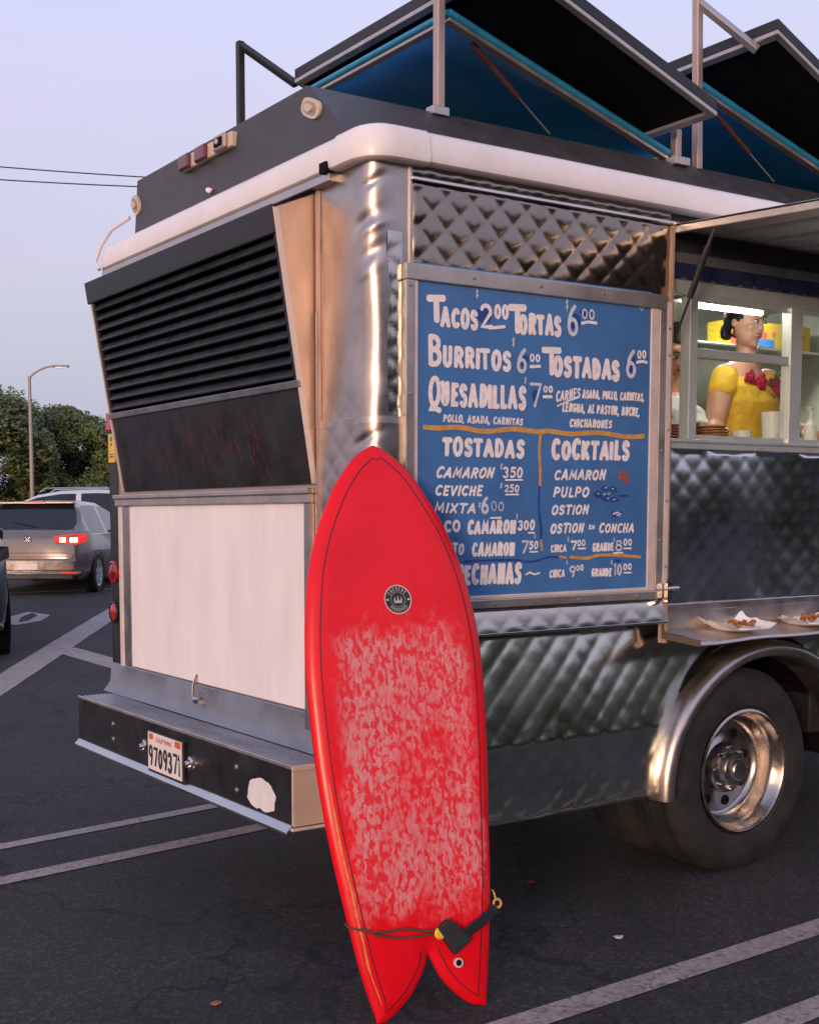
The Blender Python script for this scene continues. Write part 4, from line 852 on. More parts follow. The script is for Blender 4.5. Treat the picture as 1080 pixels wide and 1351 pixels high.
# arms
mb = MB(); mb.bar((2.04, .482, 3.705), (2.225, .312, 3.485), .030, .03, side=(0, 1, 0)); T_(mb, 'hatch_arm', 'frame_metal', bevel=.003)
mb = MB(); mb.bar((.638, .482, 3.705), (.80, .31, 3.50), .030, .03, side=(0, 1, 0)); T_(mb, 'hatch_arm', 'frame_metal', bevel=.003)
mb = MB(); mb.bar((.637, 2.03, 3.74), (.76, 1.72, 3.49), .030, .03, side=(0, 1, 0)); T_(mb, 'hatch_arm', 'solar_edge', bevel=.003)
def lid(x0, zr, x1, zh, y0, y1, name, strut):
    o = bpy.data.objects.new(name, None); COL.objects.link(o); o.location = (x1, (y0+y1)/2, zh); attach(o, truck)
    o['label'] = 'blue underside roof hatch propped open'
    def P(u, v, w=0): return (x0+(x1-x0)*u, y0+(y1-y0)*v, zr+(zh-zr)*u+w)
    mb = MB(); n = 18
    for i in range(n+1):
        for j in range(n+1):
            u, v = i/n, j/n; b_ = .05*(1-(2*u-1)**4)*(1-(2*v-1)**4)+.006*noise.noise(Vector((u*4, v*4, 0)))
            mb.v.append(P(.015+.97*u, .02+.96*v, .004+b_))
    for i in range(n):
        for j in range(n): mb.f.append((i*(n+1)+j, i*(n+1)+j+1, (i+1)*(n+1)+j+1, (i+1)*(n+1)+j)); mb.m.append(0)
    mb.build('hatch_skin', 'hatch_blue', o, smooth=2)
    e = .035
    mb = MB()
    for a, b in (((0, 0), (1, 0)), ((1, 1), (0, 1))):
        yo = -e/2 if a[1] == 0 else e/2
        mb.bar(Vector(P(*a))+Vector((0, -yo, 0)), Vector(P(*b))+Vector((0, -yo, 0)), e, .02)
    mb.bar(Vector(P(0, 0))+Vector((e/2, e, 0)), Vector(P(0, 1))+Vector((e/2, -e, 0)), e, .0195)
    mb.bar(Vector(P(1, 0))+Vector((-e/2, e, 0)), Vector(P(1, 1))+Vector((-e/2, -e, 0)), e, .0195)
    mb.build('hatch_frame', 'frame_metal', o, bevel=.003)
    mb = MB(); h = .030
    mb.tube([P(0, .0, h-.012), P(1, .0, h-.012)], .014, 10); mb.tube([P(0, 1, h-.012), P(1, 1, h-.012)], .014, 10); mb.tube([P(0, 0, h-.012), P(0, 1, h-.012)], .014, 10)
    mb.build('hatch_seal', 'hatch_seal', o, smooth=True)
    a, b = [Vector(p) for p in strut]
    mb = MB(); mb.tube([a, a.lerp(b, .58)], .0105, 8); s_ = mb.build('hatch_strut', 'strut_brown', o, smooth=True)
    mb = MB(); mb.tube([a.lerp(b, .56), b], .0045, 8); mb.build('strut_rod', 'satin_steel', s_, smooth=True)
    mb = MB(); q = Vector(P(.12, .9)); mb.tube([q, Vector((q.x+.1, q.y, RT))], .009, 8); mb.build('hatch_strut', 'satin_steel', o, smooth=True)
    return o
lid(.70, 3.375, 1.90, 3.035, .50, 1.56, 'roof_hatch', ((.86, .56, 3.33), (1.268, .56, 3.05)))
lid(2.08, 3.36, 3.30, 3.03, .50, 1.56, 'roof_hatch', ((2.25, .56, 3.30), (2.673, .56, 3.05)))
def shade(x0, z0, x1, z1, y0, y1):
    o = bpy.data.objects.new('roof_shade_panel', None); COL.objects.link(o); o.location = (x0, (y0+y1)/2, z0); attach(o, truck)
    e = .03
    def P(x, y, w): u = (x-x0)/(x1-x0); return (x, y, z0+(z1-z0)*u+w)
    mb = MB(); mb.slab([P(x0, y0, .012), P(x1, y0, .012), P(x1, y1, .012), P(x0, y1, .012)], (0, 0, .045)); mb.build('panel_body', 'solar_edge', o, bevel=.003)
    mb = MB(); mb.slab([P(x0+e, y0+e, .008), P(x1-e, y0+e, .008), P(x1-e, y1-e, .008), P(x0+e, y1-e, .008)], (0, 0, .003)); mb.build('panel_underside', 'near_black', o)
    mb = MB()
    for (a, b, c, d) in ((x0, y0, x1, y0+e), (x0, y1-e, x1, y1), (x0, y0+e, x0+e, y1-e), (x1-e, y0+e, x1, y1-e)):
        mb.slab([P(a, b, -.006), P(c, b, -.006), P(c, d, -.006), P(a, d, -.006)], (0, 0, .018))
    mb.build('panel_frame', 'frame_metal', o, bevel=.002)
    if x0 < 1: return
    xm = x0+(x1-x0)*.72; mb = MB(); mb.slab([P(xm, y0+e, -.002), P(xm+.03, y0+e, -.002), P(xm+.03, y1-e, -.002), P(xm, y1-e, -.002)], (0, 0, .01)); mb.build('panel_crossbar', 'frame_metal', o)
shade(.740, 3.491, 1.850, 3.125, .20, 1.70)
shade(2.215, 3.523, 3.325, 3.05, .20, 1.70)

# --- fender and wheels
mb = MB(); n = 48; prof = [(0, .13), (.002, -.022), (-.003, -.044), (-.013, -.060), (-.030, -.067), (-.048, -.065), (-.060, -.054), (-.065, -.036), (-.065, .10)]
k = len(prof)
for i in range(n+1):
    a = radians(183-186*i/n)
    for r, y in prof: mb.v.append((AX+(ARX+r)*cos(a), y, WZ+(ARZ+r)*sin(a)))
for i in range(n):
    for j in range(k-1): mb.f.append((i*k+j, i*k+j+1, (i+1)*k+j+1, (i+1)*k+j)); mb.m.append(0)
mb.f += [tuple(range(k)), tuple(n*k+j for j in range(k))]; mb.m += [0, 0]
T_(mb, 'fender', 'satin_steel', smooth=True)
mb = MB(); mb.lathe([(.60, .02), (.60, .75)], (AX, 0, WZ), 'Y', 40, a0=0, a1=pi); T_(mb, 'wheel_well', 'near_black')
def wheel(x, y, front=False):
    """y: outer face of the tyre"""
    w_ = bpy.data.objects.new('wheel', None); COL.objects.link(w_); w_.location = (x, y, WZ); attach(w_, truck)
    c = (x, y, WR)
    pr = [(.262, .012), (.275, -.002), (.30, -.006), (.36, -.008), (.395, .004), (.415, .022), (.428, .034), (.430, .040)]
    for g_ in (.062, .10, .138, .176):
        pr += [(.430, g_-.006), (.419, g_-.005), (.419, g_+.005), (.430, g_+.006)]
    pr += [(.430, .205), (.415, .222), (.39, .235), (.33, .24), (.262, .225)]
    mb = MB(); mb.lathe(pr, c, 'Y', 64); mb.build('tyre', 'rubber', w_, smooth=True)
    mb = MB()
    mb.lathe([(.262, .014), (.262, .0), (.252, -.004), (.246, .002), (.243, .02), (.228, .034), (.222, .05), (.218, .10), (.205, .125), (.190, .132), (.125, .122), (.108, .112), (.104, .085), (.100, .075), (.075, .072), (.072, .050), (.066, .040), (.045, .036), (.043, .024), (.038, .018), (0, .018)], c, 'Y', 56)
    mb.build('rim', 'rim_steel', w_, smooth=True)
    if y < .3:
        for i in range(8):
            a = 2*pi*i/8+.25; mb = MB(); mb.lathe([(0, .1195), (.020, .1198), (.022, .126)], (x+.155*cos(a), y, WR+.155*sin(a)), 'Y', 12); mb.build('hand_hole', 'near_black', w_)
        mb = MB()
        for i in range(8):
            a = 2*pi*i/8; mb.lathe([(0, .056), (.008, .057), (.009, .076)], (x+.087*cos(a), y, WR+.087*sin(a)), 'Y', 6)
        mb.build('lug_nuts', 'chrome', w_)['kind'] = 'stuff'
        mb = MB(); r_ = random.Random(1)
        for k_ in range(2):
            for i in range(9):
                a = .5+k_*pi+i*.075; mb.box((-.006, -.010, .33), (.006, -.0085, .352)); 
                for q in range(8):
                    vx, vy, vz = mb.v[-8+q]; ca, sa = cos(a), sin(a); mb.v[-8+q] = (x+vx*ca+vz*sa, y+vy, WR-vx*sa+vz*ca)
        mb.build('sidewall_marks', 'rubber', w_)['kind'] = 'stuff'
wheel(WX, .012); wheel(WX, .30); wheel(4.3, .06)
wheel(WX, 1.60); wheel(4.3, 1.90)
mb = MB(); mb.tube([(WX, .3, WR), (WX, 1.9, WR)], .06, 12); mb.lathe([(0, -.16), (.12, -.12), (.16, 0), (.12, .12), (0, .16)], (WX, 1.1, WR), 'Y', 16); T_(mb, 'rear_axle', 'black_paint', smooth=True)
mb = MB(); mb.box((.12, .62, .50), (XL-.1, .70, .70)); mb.box((.12, 1.50, .50), (XL-.1, 1.58, .70)); mb.box((.10, .20, .70), (XL-.1, 2.1, .74)); T_(mb, 'chassis', 'near_black')
mb = MB(); mb.box((2.9, .75, .40), (3.6, 1.4, .68)); T_(mb, 'fuel_tank', 'black_paint', bevel=.03)
mb = MB(); mb.box((2.43, .10, .52), (3.3, .60, .70)); T_(mb, 'underbody_box', 'black_paint', bevel=.01)
mb = MB(); mb.tube([(2.6, .9, .45), (1.2, .85, .42), (.3, .8, .43)], .035, 10); T_(mb, 'exhaust_pipe', 'bronze_post', smooth=True)
# inside fittings that belong to the truck
mb = MB(); mb.box((1.42, .055, 1.748), (3.36, .30, 1.764)); T_(mb, 'inner_counter', 'inner_steel', bevel=.003)
mb = MB(); mb.box((2.6, 1.1, 2.375), (3.88, 1.55, 2.39)); T_(mb, 'wall_shelf', 'inner_steel', bevel=.003)
mb = MB(); mb.box((.5, 1.55, .99), (3.9, 2.1, 1.85)); T_(mb, 'galley_cabinet', 'inner_steel', bevel=.01)
mb = MB(); mb.box((1.2, 1.6, 2.30), (2.6, 2.1, 2.60)); T_(mb, 'extractor_hood', 'inner_steel', bevel=.01)
lf = bpy.data.objects.new('window_lamp', None); COL.objects.link(lf); lf.location = (2.02, .30, 2.40); attach(lf, truck)
mb = MB(); mb.box((1.75, .25, 2.392), (2.34, .35, 2.41)); mb.build('lamp_housing', 'inner_white', lf, bevel=.003)
mb = MB(); mb.tube([(1.80, .30, 2.376), (2.28, .30, 2.376)], .0105, 10); mb.build('lamp_tube', 'lamp_glow', lf, smooth=True)
lf = bpy.data.objects.new('ceiling_lamp', None); COL.objects.link(lf); lf.location = (3.0, .98, 2.66); attach(lf, truck)
mb = MB(); mb.box((2.45, .90, 2.635), (3.35, 1.06, 2.664)); mb.build('lamp_housing', 'inner_white', lf, bevel=.003)
mb = MB(); mb.tube([(2.48, .955, 2.622), (3.32, .955, 2.622)], .016, 10); mb.tube([(2.48, 1.015, 2.622), (3.32, 1.015, 2.622)], .016, 10); mb.build('lamp_tube', 'ceiling_glow', lf, smooth=True)
# ================================================================ SURFBOARD
def surfboard():
    o0 = Vector((-.094, -.468, 0)); u = Vector((.98180, -.18996, 0)); v = Vector((.04366, .22564, .97323)); n = Vector((-.18488, -.95551, .22983))
    MW = Matrix((u, -n, v)).transposed().to_4x4(); MW.translation = o0 + v*.004 - n*.0
    root = thing('surfboard', 'red swallow tail surfboard with worn white wax leaning on the food truck corner', 'surfboard'); root.matrix_world = MW
    left = [(-.002, 1.784), (-.047, 1.761), (-.092, 1.725), (-.136, 1.673), (-.175, 1.617), (-.237, 1.496), (-.279, 1.377), (-.302, 1.259), (-.315, 1.143), (-.321, 1.027), (-.319, .889), (-.314, .752), (-.303, .615), (-.289, .502), (-.27, .377), (-.251, .264), (-.231, .152), (-.208, .061), (-.192, .006)]
    right = [(-.002, 1.784), (.038, 1.762), (.073, 1.732), (.111, 1.687), (.143, 1.63), (.198, 1.517), (.239, 1.391), (.268, 1.241), (.281, 1.092), (.278, .946), (.269, .801), (.254, .635), (.24, .471), (.226, .332), (.207, .195), (.189, .083), (.174, .006)]
    notch_r = [(.172, .000), (.125, .009), (.072, .05), (.027, .105), (-.002, .168), (-.008, .182)]
    notch_l = [(-.190, -.000), (-.156, .001), (-.094, .044), (-.057, .083), (-.02, .139), (-.008, .182)]
    left = smooth_line(left, 4); right = smooth_line(right, 4); nr = smooth_line(notch_r, 4); nl = smooth_line(notch_l, 4)
    def at(line, z):
        for a, b in zip(line, line[1:]):
            if min(a.y, b.y) <= z <= max(a.y, b.y) and abs(a.y-b.y) > 1e-9: return a.x+(b.x-a.x)*(z-a.y)/(b.y-a.y)
        return line[0].x if z >= max(line[0].y, line[-1].y) else line[-1].x
    outline = left + nl + nr + right
    segs = [(a, b) for l in (left, right, nl, nr) for a, b in zip(l, l[1:])]
    def dist(p):
        m = 9
        for a, b in segs:
            d = b-a; t = max(0, min(1, (p-a).dot(d)/max(1e-9, d.length_squared))); m = min(m, (p-a-d*t).length)
        return m
    def th(p):
        d = min(dist(p)/.085, 1); z = p.y; T = .034*(.55+.45*min(1, (1.784-z)/.5))*(.6+.4*min(1, z/.4)); return T*sqrt(max(0, 1-(1-d)**2.2))
    rocker = lambda z: -.05*max(0, (z-1.2)/.58)**2
    zs = [.0006, .006, .014, .024] + [.04+.142*i/12 for i in range(12)] + [.183+.0*i for i in range(1)] + [.20+(1.70-.20)*i/70 for i in range(71)] + [1.72, 1.735, 1.75, 1.76, 1.768, 1.775, 1.780, 1.783]
    nc = 22; mb = MB()
    for side, le, ne in ((0, left, nl), (1, right, nr)):
        rows = []
        for z in zs:
            xe = at(le, z); xi = -.008+.006*0 if z >= .182 else at(ne, z)
            if z >= .182: xi = -.008 + (.006)*(z-.182)/1.6
            row = []
            for k in range(nc+1):
                t = k/nc; tt = 1-cos(t*pi/2) if z >= .182 else .5-.5*cos(t*pi)
                x = xe+(xi-xe)*tt; row.append((x, z))
            rows.append(row)
        for sg in (-1, 1):
            base = len(mb.v)
            for row in rows:
                for (x, z) in row:
                    t = th(Vector((x, z))) if True else 0
                    edge = (x, z) in (row[0],) or (z < .182 and (x, z) == row[-1])
                    t = 0 if edge else t
                    mb.v.append((x, rocker(z)*-1 + sg*t*(1.0 if sg < 0 else 1.0), z))
            for j in range(len(rows)-1):
                for k in range(nc):
                    a = base+j*(nc+1)+k; mb.f.append((a, a+1, a+nc+2, a+nc+1)); mb.m.append(0)
    deck = mb.build('deck', 'surfboard_red', None, smooth=2, weld=True); deck.parent = root
    def surf(x, z, lift=.0005): return (x, -rocker(z)*1 - th(Vector((x, z))) - lift, z)
    def child(mb, name, m, par=root, **k):
        o = mb.build(name, m, None, **k); o.parent = par; return o
    # pinstripe inset from the rails
    def inset(line, d, c): 
        out = []
        for i, p in enumerate(line):
            a = line[max(0, i-1)]; b = line[min(len(line)-1, i+1)]; t = (b-a).normalized(); nn = Vector((-t.y, t.x))
            q1, q2 = p+nn*d, p-nn*d
            out.append(q1 if (q1-c).length < (q2-c).length else q2)
        return out
    C_ = Vector((-.015, .8))
    def ribbon(pts, w):
        mb = MB()
        for i, p in enumerate(pts):
            t = (pts[min(i+1, len(pts)-1)]-pts[max(0, i-1)]).normalized(); nn = Vector((-t.y, t.x))
            for s_ in (-1, 1):
                q = p+nn*w/2*s_; mb.v.append(surf(q.x, q.y, .0009))
        for i in range(len(pts)-1): mb.f.append((2*i, 2*i+1, 2*i+3, 2*i+2)); mb.m.append(0)
        return mb
    dl = .040
    li = [p for p in inset(left, dl, C_) if .045 < p.y < 1.735]; ri = [p for p in inset(right, dl, C_) if .045 < p.y < 1.735]
    li = [p for p in li if dist(p) > dl-.004]; ri = [p for p in ri if dist(p) > dl-.004]
    apex = Vector((-.002, 1.727)); child(ribbon([p for p in ri[::-1]] + [apex] + li, .0038), 'pinstripe', 'pinstripe')
    dn = .030
    nri = [p for p in inset(nr, dn, Vector((.10, .3))) if dist(p) > dn-.004 and p.x > .01]; nli = [p for p in inset(nl, dn, Vector((-.12, .3))) if dist(p) > dn-.004 and p.x < -.03]
    child(ribbon([ri[-1]]+nri, .0034), 'pinstripe', 'pinstripe'); child(ribbon([li[-1]]+nli, .0034), 'pinstripe', 'pinstripe')
    # scraped yellow glass along the left rail
    pts = [Vector((at(left, z)+.026+.004*noise.noise(Vector((z*9, 0, 0))), z)) for z in [.05+.03*i for i in range(23)]]
    mb = MB()
    for i, p in enumerate(pts):
        w = .0045*(.6+.8*abs(noise.noise(Vector((i*.6, 1, 0)))))*(1 if 3 < i < 20 else .4); mb.v += [surf(p.x-w, p.y, .0006), surf(p.x+w, p.y, .0006)]
    for i in range(len(pts)-1): mb.f.append((2*i, 2*i+1, 2*i+3, 2*i+2)); mb.m.append(0)
    child(mb, 'rail_ding', 'rail_yellow')
    # round logo
    lg = bpy.data.objects.new('logo', None); COL.objects.link(lg); lg.parent = root; lc = Vector((-.006, 1.262))
    def disc(r0, r1, lift, n=40, a0=0, a1=2*pi, c=lc):
        mb = MB()
        for i in range(n+1):
            a = a0+(a1-a0)*i/n
            for r in (r0, r1): mb.v.append(surf(c.x+r*sin(a), c.y+r*cos(a), lift))
        for i in range(n): mb.f.append((2*i, 2*i+1, 2*i+3, 2*i+2)); mb.m.append(0)
        return mb
    child(disc(0.0001, .043, .0012), 'logo_disc', 'logo_black', lg); child(disc(.043, .0465, .0013), 'logo_ring', 'logo_white', lg); child(disc(.0235, .0245, .0016), 'logo_ring', 'logo_white', lg)
    mk = MB(); r_ = random.Random(11)
    for i in range(7):
        for a in (-.95+.30*i,): 
            for rr_ in (.0285, .037):
                p = disc(rr_, rr_+.0022, .0018, 3, a-.07, a+.07); mk.add(p.v, p.f)
            p = disc(.0285, .0392, .0019, 1, a-.07, a-.035); mk.add(p.v, p.f)
            if i % 2: p = disc(.0285, .0392, .0019, 1, a+.035, a+.07); mk.add(p.v, p.f)
    for i in range(9):
        a = pi-.85+.21*i; p = disc(.029, .0385, .0018, 1, a-.03, a+.03); mk.add(p.v, p.f)
        p = disc(.029, .0315, .0019, 2, a-.06, a+.06); mk.add(p.v, p.f)
    for a in (-.2, 0, .2): mk.add([surf(lc.x+a*.06-.003, lc.y-.004, .0018), surf(lc.x+a*.06+.003, lc.y-.004, .0018), surf(lc.x+a*.05, lc.y+.013-abs(a)*.02, .0018)], [(0, 1, 2)])
    mk.add([surf(lc.x-.014, lc.y-.011, .0018), surf(lc.x+.014, lc.y-.011, .0018), surf(lc.x+.011, lc.y-.004, .0018), surf(lc.x-.011, lc.y-.004, .0018)], [(0, 1, 2, 3)])
    for sg in (-1, 1): mk.add([surf(lc.x+sg*.032, lc.y-.003, .0018), surf(lc.x+sg*.040, lc.y-.003, .0018), surf(lc.x+sg*.040, lc.y+.003, .0018), surf(lc.x+sg*.032, lc.y+.003, .0018)], [(0, 1, 2, 3)])
    child(mk, 'logo_marks', 'logo_white', lg)
    # leash
    ls = bpy.data.objects.new('leash', None); COL.objects.link(ls); ls.parent = root
    def s3(x, z, l): p = surf(x, z, l); return Vector(p)
    mb = MB()
    xe = at(left, .285)
    mb.tube([Vector((xe+.03, .03, .30)), Vector((xe-.004, .012, .295)), Vector((xe-.004, -.008, .287)), s3(-.20, .268, .006), s3(-.15, .262, .007), s3(-.09, .266, .007), s3(-.04, .252, .008), s3(.01, .246, .012)], .0042, 8)
    child(mb, 'leash_cord', 'cord', ls, smooth=True)
    mb = MB(); mb.tube([s3(xe+.03, .283, .004), s3(-.17, .252, .006), s3(-.10, .238, .007), s3(-.04, .236, .008), s3(.0, .238, .012)], .0036, 8); child(mb, 'leash_cord', 'cord', ls, smooth=True)
    mb = MB(); q = [(.010, .252), (.062, .168), (.122, .205), (.072, .262), (.045, .278)]
    V1 = [s3(x, z, .004) for x, z in q]; V2 = [s3(x, z, .030) for x, z in q]; m_ = len(q)
    mb.add(V1+V2, [tuple(range(m_))[::-1], tuple(range(m_, 2*m_))]+[(i, (i+1) % m_, m_+(i+1) % m_, m_+i) for i in range(m_)]); child(mb, 'ankle_cuff', 'dark_cap', ls, bevel=.006)
    mb = MB(); a, b = s3(.092, .222, .018), Vector((.238, -.012, .288)); d = (b-a).normalized(); w_ = Vector((-d.z, 0, d.x))*.0165; t_ = Vector((0, -.010, 0))
    n_ = 8; 
    for i in range(n_+1):
        p = a.lerp(b, i/n_)+Vector((0, -.006*sin(pi*i/n_), .004*sin(3*i))); mb.v += [p-w_, p+w_, p+w_+t_, p-w_+t_]
    for i in range(n_):
        for j in range(4): mb.f.append((4*i+j, 4*i+(j+1) % 4, 4*i+4+(j+1) % 4, 4*i+4+j)); mb.m.append(0)
    mb.f += [(0, 1, 2, 3), (4*n_, 4*n_+1, 4*n_+2, 4*n_+3)]; mb.m += [0, 0]
    child(mb, 'velcro_strap', 'black_paint', ls, bevel=.003)
    mb = MB(); mb.v = []; c = s3(.020, .238, .020); mb.lathe([(0, -.008), (.014, -.007), (.019, 0), (.014, .007), (0, .008)], c, 'Y', 12); child(mb, 'leash_pad', 'yellow_label', ls, smooth=True)
    mb = MB(); c = Vector((.240, -.016, .300)); mb.tube([c+Vector((.013*cos(t*2*pi/12), 0, .013*sin(t*2*pi/12))) for t in range(13)], .0042, 6); mb.tube([c+Vector((-.004, 0, .012)), c+Vector((-.008, 0, .035)), c+Vector((-.002, .02, .04))], .003, 6)
    child(mb, 'swivel', 'line_orange', ls, smooth=True)
    mb = MB(); c = s3(.080, .142, .004); mb.lathe([(.015, .004), (.015, -.004), (.010, -.005), (.008, .0), (0, .001)], c, 'Y', 18); child(mb, 'leash_plug', 'logo_white', root, smooth=True)
    mb = MB(); mb.lathe([(0, -.0045), (.0095, -.0046), (.0095, 0)], c, 'Y', 14); child(mb, 'plug_cup', 'near_black', root)
    # fins on the hidden bottom side
    for x in (-.11, .09):
        mb = MB(); mb.slab([(x-.003, .03, .30), (x-.003, .03, .18), (x-.003, .125, .15), (x-.003, .11, .20)], (.006, 0, 0)); child(mb, 'fin', 'black_paint', root, bevel=.002)
mat('rail_yellow', (.62, .20, .04), .4, 0, .3, 60)
surfboard()

# ================================================================ PEOPLE
def ring_loft(mb, rings, n=20):
    """rings: (center, rx, ry, rot_z, tilt vector up) stacked closed loft"""
    vs = []
    for (c, rx_, ry_, rz) in rings:
        c = Vector(c)
        for i in range(n):
            a = 2*pi*i/n; p = Vector((rx_*cos(a), ry_*sin(a), 0)); p.rotate(Matrix.Rotation(rz, 3, 'Z')); vs.append(c+p)
    fs = [(j*n+i, j*n+(i+1) % n, (j+1)*n+(i+1) % n, (j+1)*n+i) for j in range(len(rings)-1) for i in range(n)]
    fs += [tuple(range(n))[::-1], tuple(range((len(rings)-1)*n, len(rings)*n))]
    mb.add(vs, fs)
def ball(mb, c, r, n=16, k=10, fn=None):
    """ellipsoid; r=(rx,ry,rz)"""
    c = Vector(c); vs = [];
    for j in range(k+1):
        t = pi*j/k
        for i in range(n):
            a = 2*pi*i/n; d = Vector((sin(t)*cos(a), sin(t)*sin(a), cos(t))); s = fn(d) if fn else 1
            vs.append(c+Vector((d.x*r[0], d.y*r[1], d.z*r[2]))*s)
    fs = [(j*n+i, (j+1)*n+i, (j+1)*n+(i+1) % n, j*n+(i+1) % n) for j in range(k) for i in range(n)]
    mb.add(vs, fs)
def remesh(o, vox, it=3):
    m = o.modifiers.new('skin', 'REMESH'); m.mode = 'VOXEL'; m.voxel_size = vox; m.use_smooth_shade = True
    s = o.modifiers.new('soft', 'SMOOTH'); s.factor = .5; s.iterations = it
def hand(mb, wrist, direction, palm_n, side=1, sc=1.):
    """palm and five separate bent fingers, added as closed tubes into mb"""
    d = Vector(direction).normalized(); nrm = Vector(palm_n).normalized(); nrm = (nrm-d*nrm.dot(d)).normalized(); s = d.cross(nrm)*side; w0 = Vector(wrist)
    ring = []
    for k, (l, hw, ht) in enumerate(((-.01, .026, .019), (.02, .034, .016), (.055, .040, .014), (.082, .038, .011))):
        ring.append((w0+d*l*sc, hw*sc, ht*sc))
    n = 12; vs = []
    for c, a, b in ring:
        for i in range(n): t = 2*pi*i/n; vs.append(c+s*a*cos(t)+nrm*b*sin(t))
    mb.add(vs, [(j*n+i, j*n+(i+1) % n, (j+1)*n+(i+1) % n, (j+1)*n+i) for j in range(3) for i in range(n)]+[tuple(range(n))[::-1], tuple(range(3*n, 4*n))])
    for k, (off, ln) in enumerate(((-.030, .062), (-.010, .074), (.010, .070), (.029, .055))):
        p0 = w0+(d*.070+s*off)*sc; p1 = p0+(d*ln*.52-nrm*.004)*sc; p2 = p1+(d*ln*.34-nrm*.014)*sc; p3 = p2+(d*ln*.20-nrm*.018)*sc
        mb.tube([p0, p1, p2, p3], [.0098*sc, .0088*sc, .008*sc, .006*sc], 8)
    p0 = w0+(d*.02-s*.028)*sc; p1 = p0+(d*.028-s*.022)*sc; p2 = p1+(d*.028-s*.008)*sc; mb.tube([p0, p1, p2], [.013*sc, .0105*sc, .0075*sc], 8)
def head(mb, c, th, pitch=0., sc=1.):
    """head facing -Y turned by th; returns mapping from head space to world"""
    Rm = Matrix.Rotation(th, 3, 'Z') @ Matrix.Rotation(pitch, 3, 'X'); c = Vector(c)
    W = lambda x, y, z: c + Rm @ (Vector((x, y, z))*sc)
    def fn(d):
        s = 1.
        if d.y < 0 and d.z < 0: s -= .10*(-d.z)*(abs(d.x))         # jaw narrows
        return s
    tmp = MB()
    ball(tmp, (0, .010, .022), (.074, .092, .092), 24, 16)            # cranium
    ball(tmp, (0, -.026, -.030), (.057, .062, .080), 22, 14)         # face
    ball(tmp, (0, -.062, -.088), (.025, .020, .020))                 # chin
    ball(tmp, (0, -.050, .038), (.052, .036, .034))                  # brow
    for sx in (-1, 1):
        ball(tmp, (sx*.036, -.054, -.022), (.022, .022, .022))       # cheek
        ball(tmp, (sx*.075, .008, -.004), (.007, .014, .022), 12, 8)   # ear
        ball(tmp, (sx*.009, -.088, -.024), (.007, .008, .006), 10, 6)  # nostril
    tmp.tube([(0, -.078, .022), (0, -.086, .004), (0, -.094, -.012), (0, -.098, -.021), (0, -.088, -.028)], [.006, .0072, .0085, .0092, .006], 10)
    ball(tmp, (0, -.082, -.052), (.021, .012, .011), 12, 8)
    mb.add([W(*v) for v in tmp.v], tmp.f)
    return W
def face(W, body, th, lips='lips', sc=1.):
    for sx in (-1, 1):
        mb = MB(); ball(mb, (0, 0, 0), (.0125, .006, .0062), 12, 8); mb.v = [W(sx*.031+v[0], -.0775+v[1], .008+v[2]) for v in mb.v]; mb.build('eye', 'eye_white', body, smooth=True)
        mb = MB(); ball(mb, (0, 0, 0), (.0058, .0035, .0058), 10, 6); mb.v = [W(sx*.031+.003+v[0], -.0825+v[1], .007+v[2]) for v in mb.v]; mb.build('iris', 'eye_dark', body, smooth=True)
        mb = MB(); mb.tube([W(sx*.017, -.0835, .015), W(sx*.030, -.0845, .0165), W(sx*.044, -.074, .012)], [.0014, .0022, .0014], 6); mb.build('eyelash', 'eye_dark', body)
        mb = MB(); mb.tube([W(sx*.013, -.087, .030), W(sx*.030, -.086, .036), W(sx*.048, -.073, .030)], [.0026, .0032, .0014], 6); mb.build('eyebrow', 'hair', body)
    mb = MB(); ball(mb, (0, 0, 0), (.0225, .0075, .0045), 14, 8); a = [W(v[0], -.0905+v[1]+abs(v[0])*.30, -.0475+v[2]+.1*abs(v[0])) for v in mb.v]; ball(mb, (0, 0, 0), (.019, .008, .0055), 14, 8)
    k = len(a); mb.v = a+[W(v[0], -.0900+v[1]+abs(v[0])*.30, -.0575+v[2]) for v in mb.v[k:]]; mb.build('lips', lips, body, smooth=True)
def hair_cap(W, body, name='hair', m='hair', bun=True, low=-.055, grow=1.07):
    mb = MB(); n, k = 40, 26; c = Vector((0, .012, .024)); vs = []; keep = {}
    for j in range(k+1):
        t = pi*j/k
        for i in range(n):
            a = 2*pi*i/n; d = Vector((sin(t)*cos(a), sin(t)*sin(a), cos(t)))
            hl = .052+.35*max(0, d.y+.35) ; 
            r = grow*(1+.012*sin(a*22+3*sin(t*4)))
            p = c+Vector((d.x*.074, d.y*.092, d.z*.092))*r
            vs.append(W(*p)); keep[len(vs)-1] = (p.z > .060) or (p.y > -.062+(.06-p.z)*.62 and p.z > low-.0) if p.y < .03 else p.z > low-.02
            if p.y < .03 and abs(p.x) > .05 and p.z < .0 and p.y < .0: keep[len(vs)-1] = False
    fs = [(j*n+i, (j+1)*n+i, (j+1)*n+(i+1) % n, j*n+(i+1) % n) for j in range(k) for i in range(n)]
    mb.add(vs, [f for f in fs if all(keep[q] for q in f)])
    o = mb.build(name, m, body, smooth=True); s_ = o.modifiers.new('thick', 'SOLIDIFY'); s_.thickness = .012; s_.offset = -1
    if bun:
        mb = MB(); ball(mb, (0, 0, 0), (.040, .026, .044), 20, 14, lambda d: 1+.06*sin(9*math.atan2(d.z, d.x)+4*d.y)); mb.v = [W(v[0], .092+v[1], -.040+v[2]) for v in mb.v]; mb.build('hair_bun', m, body, smooth=True)

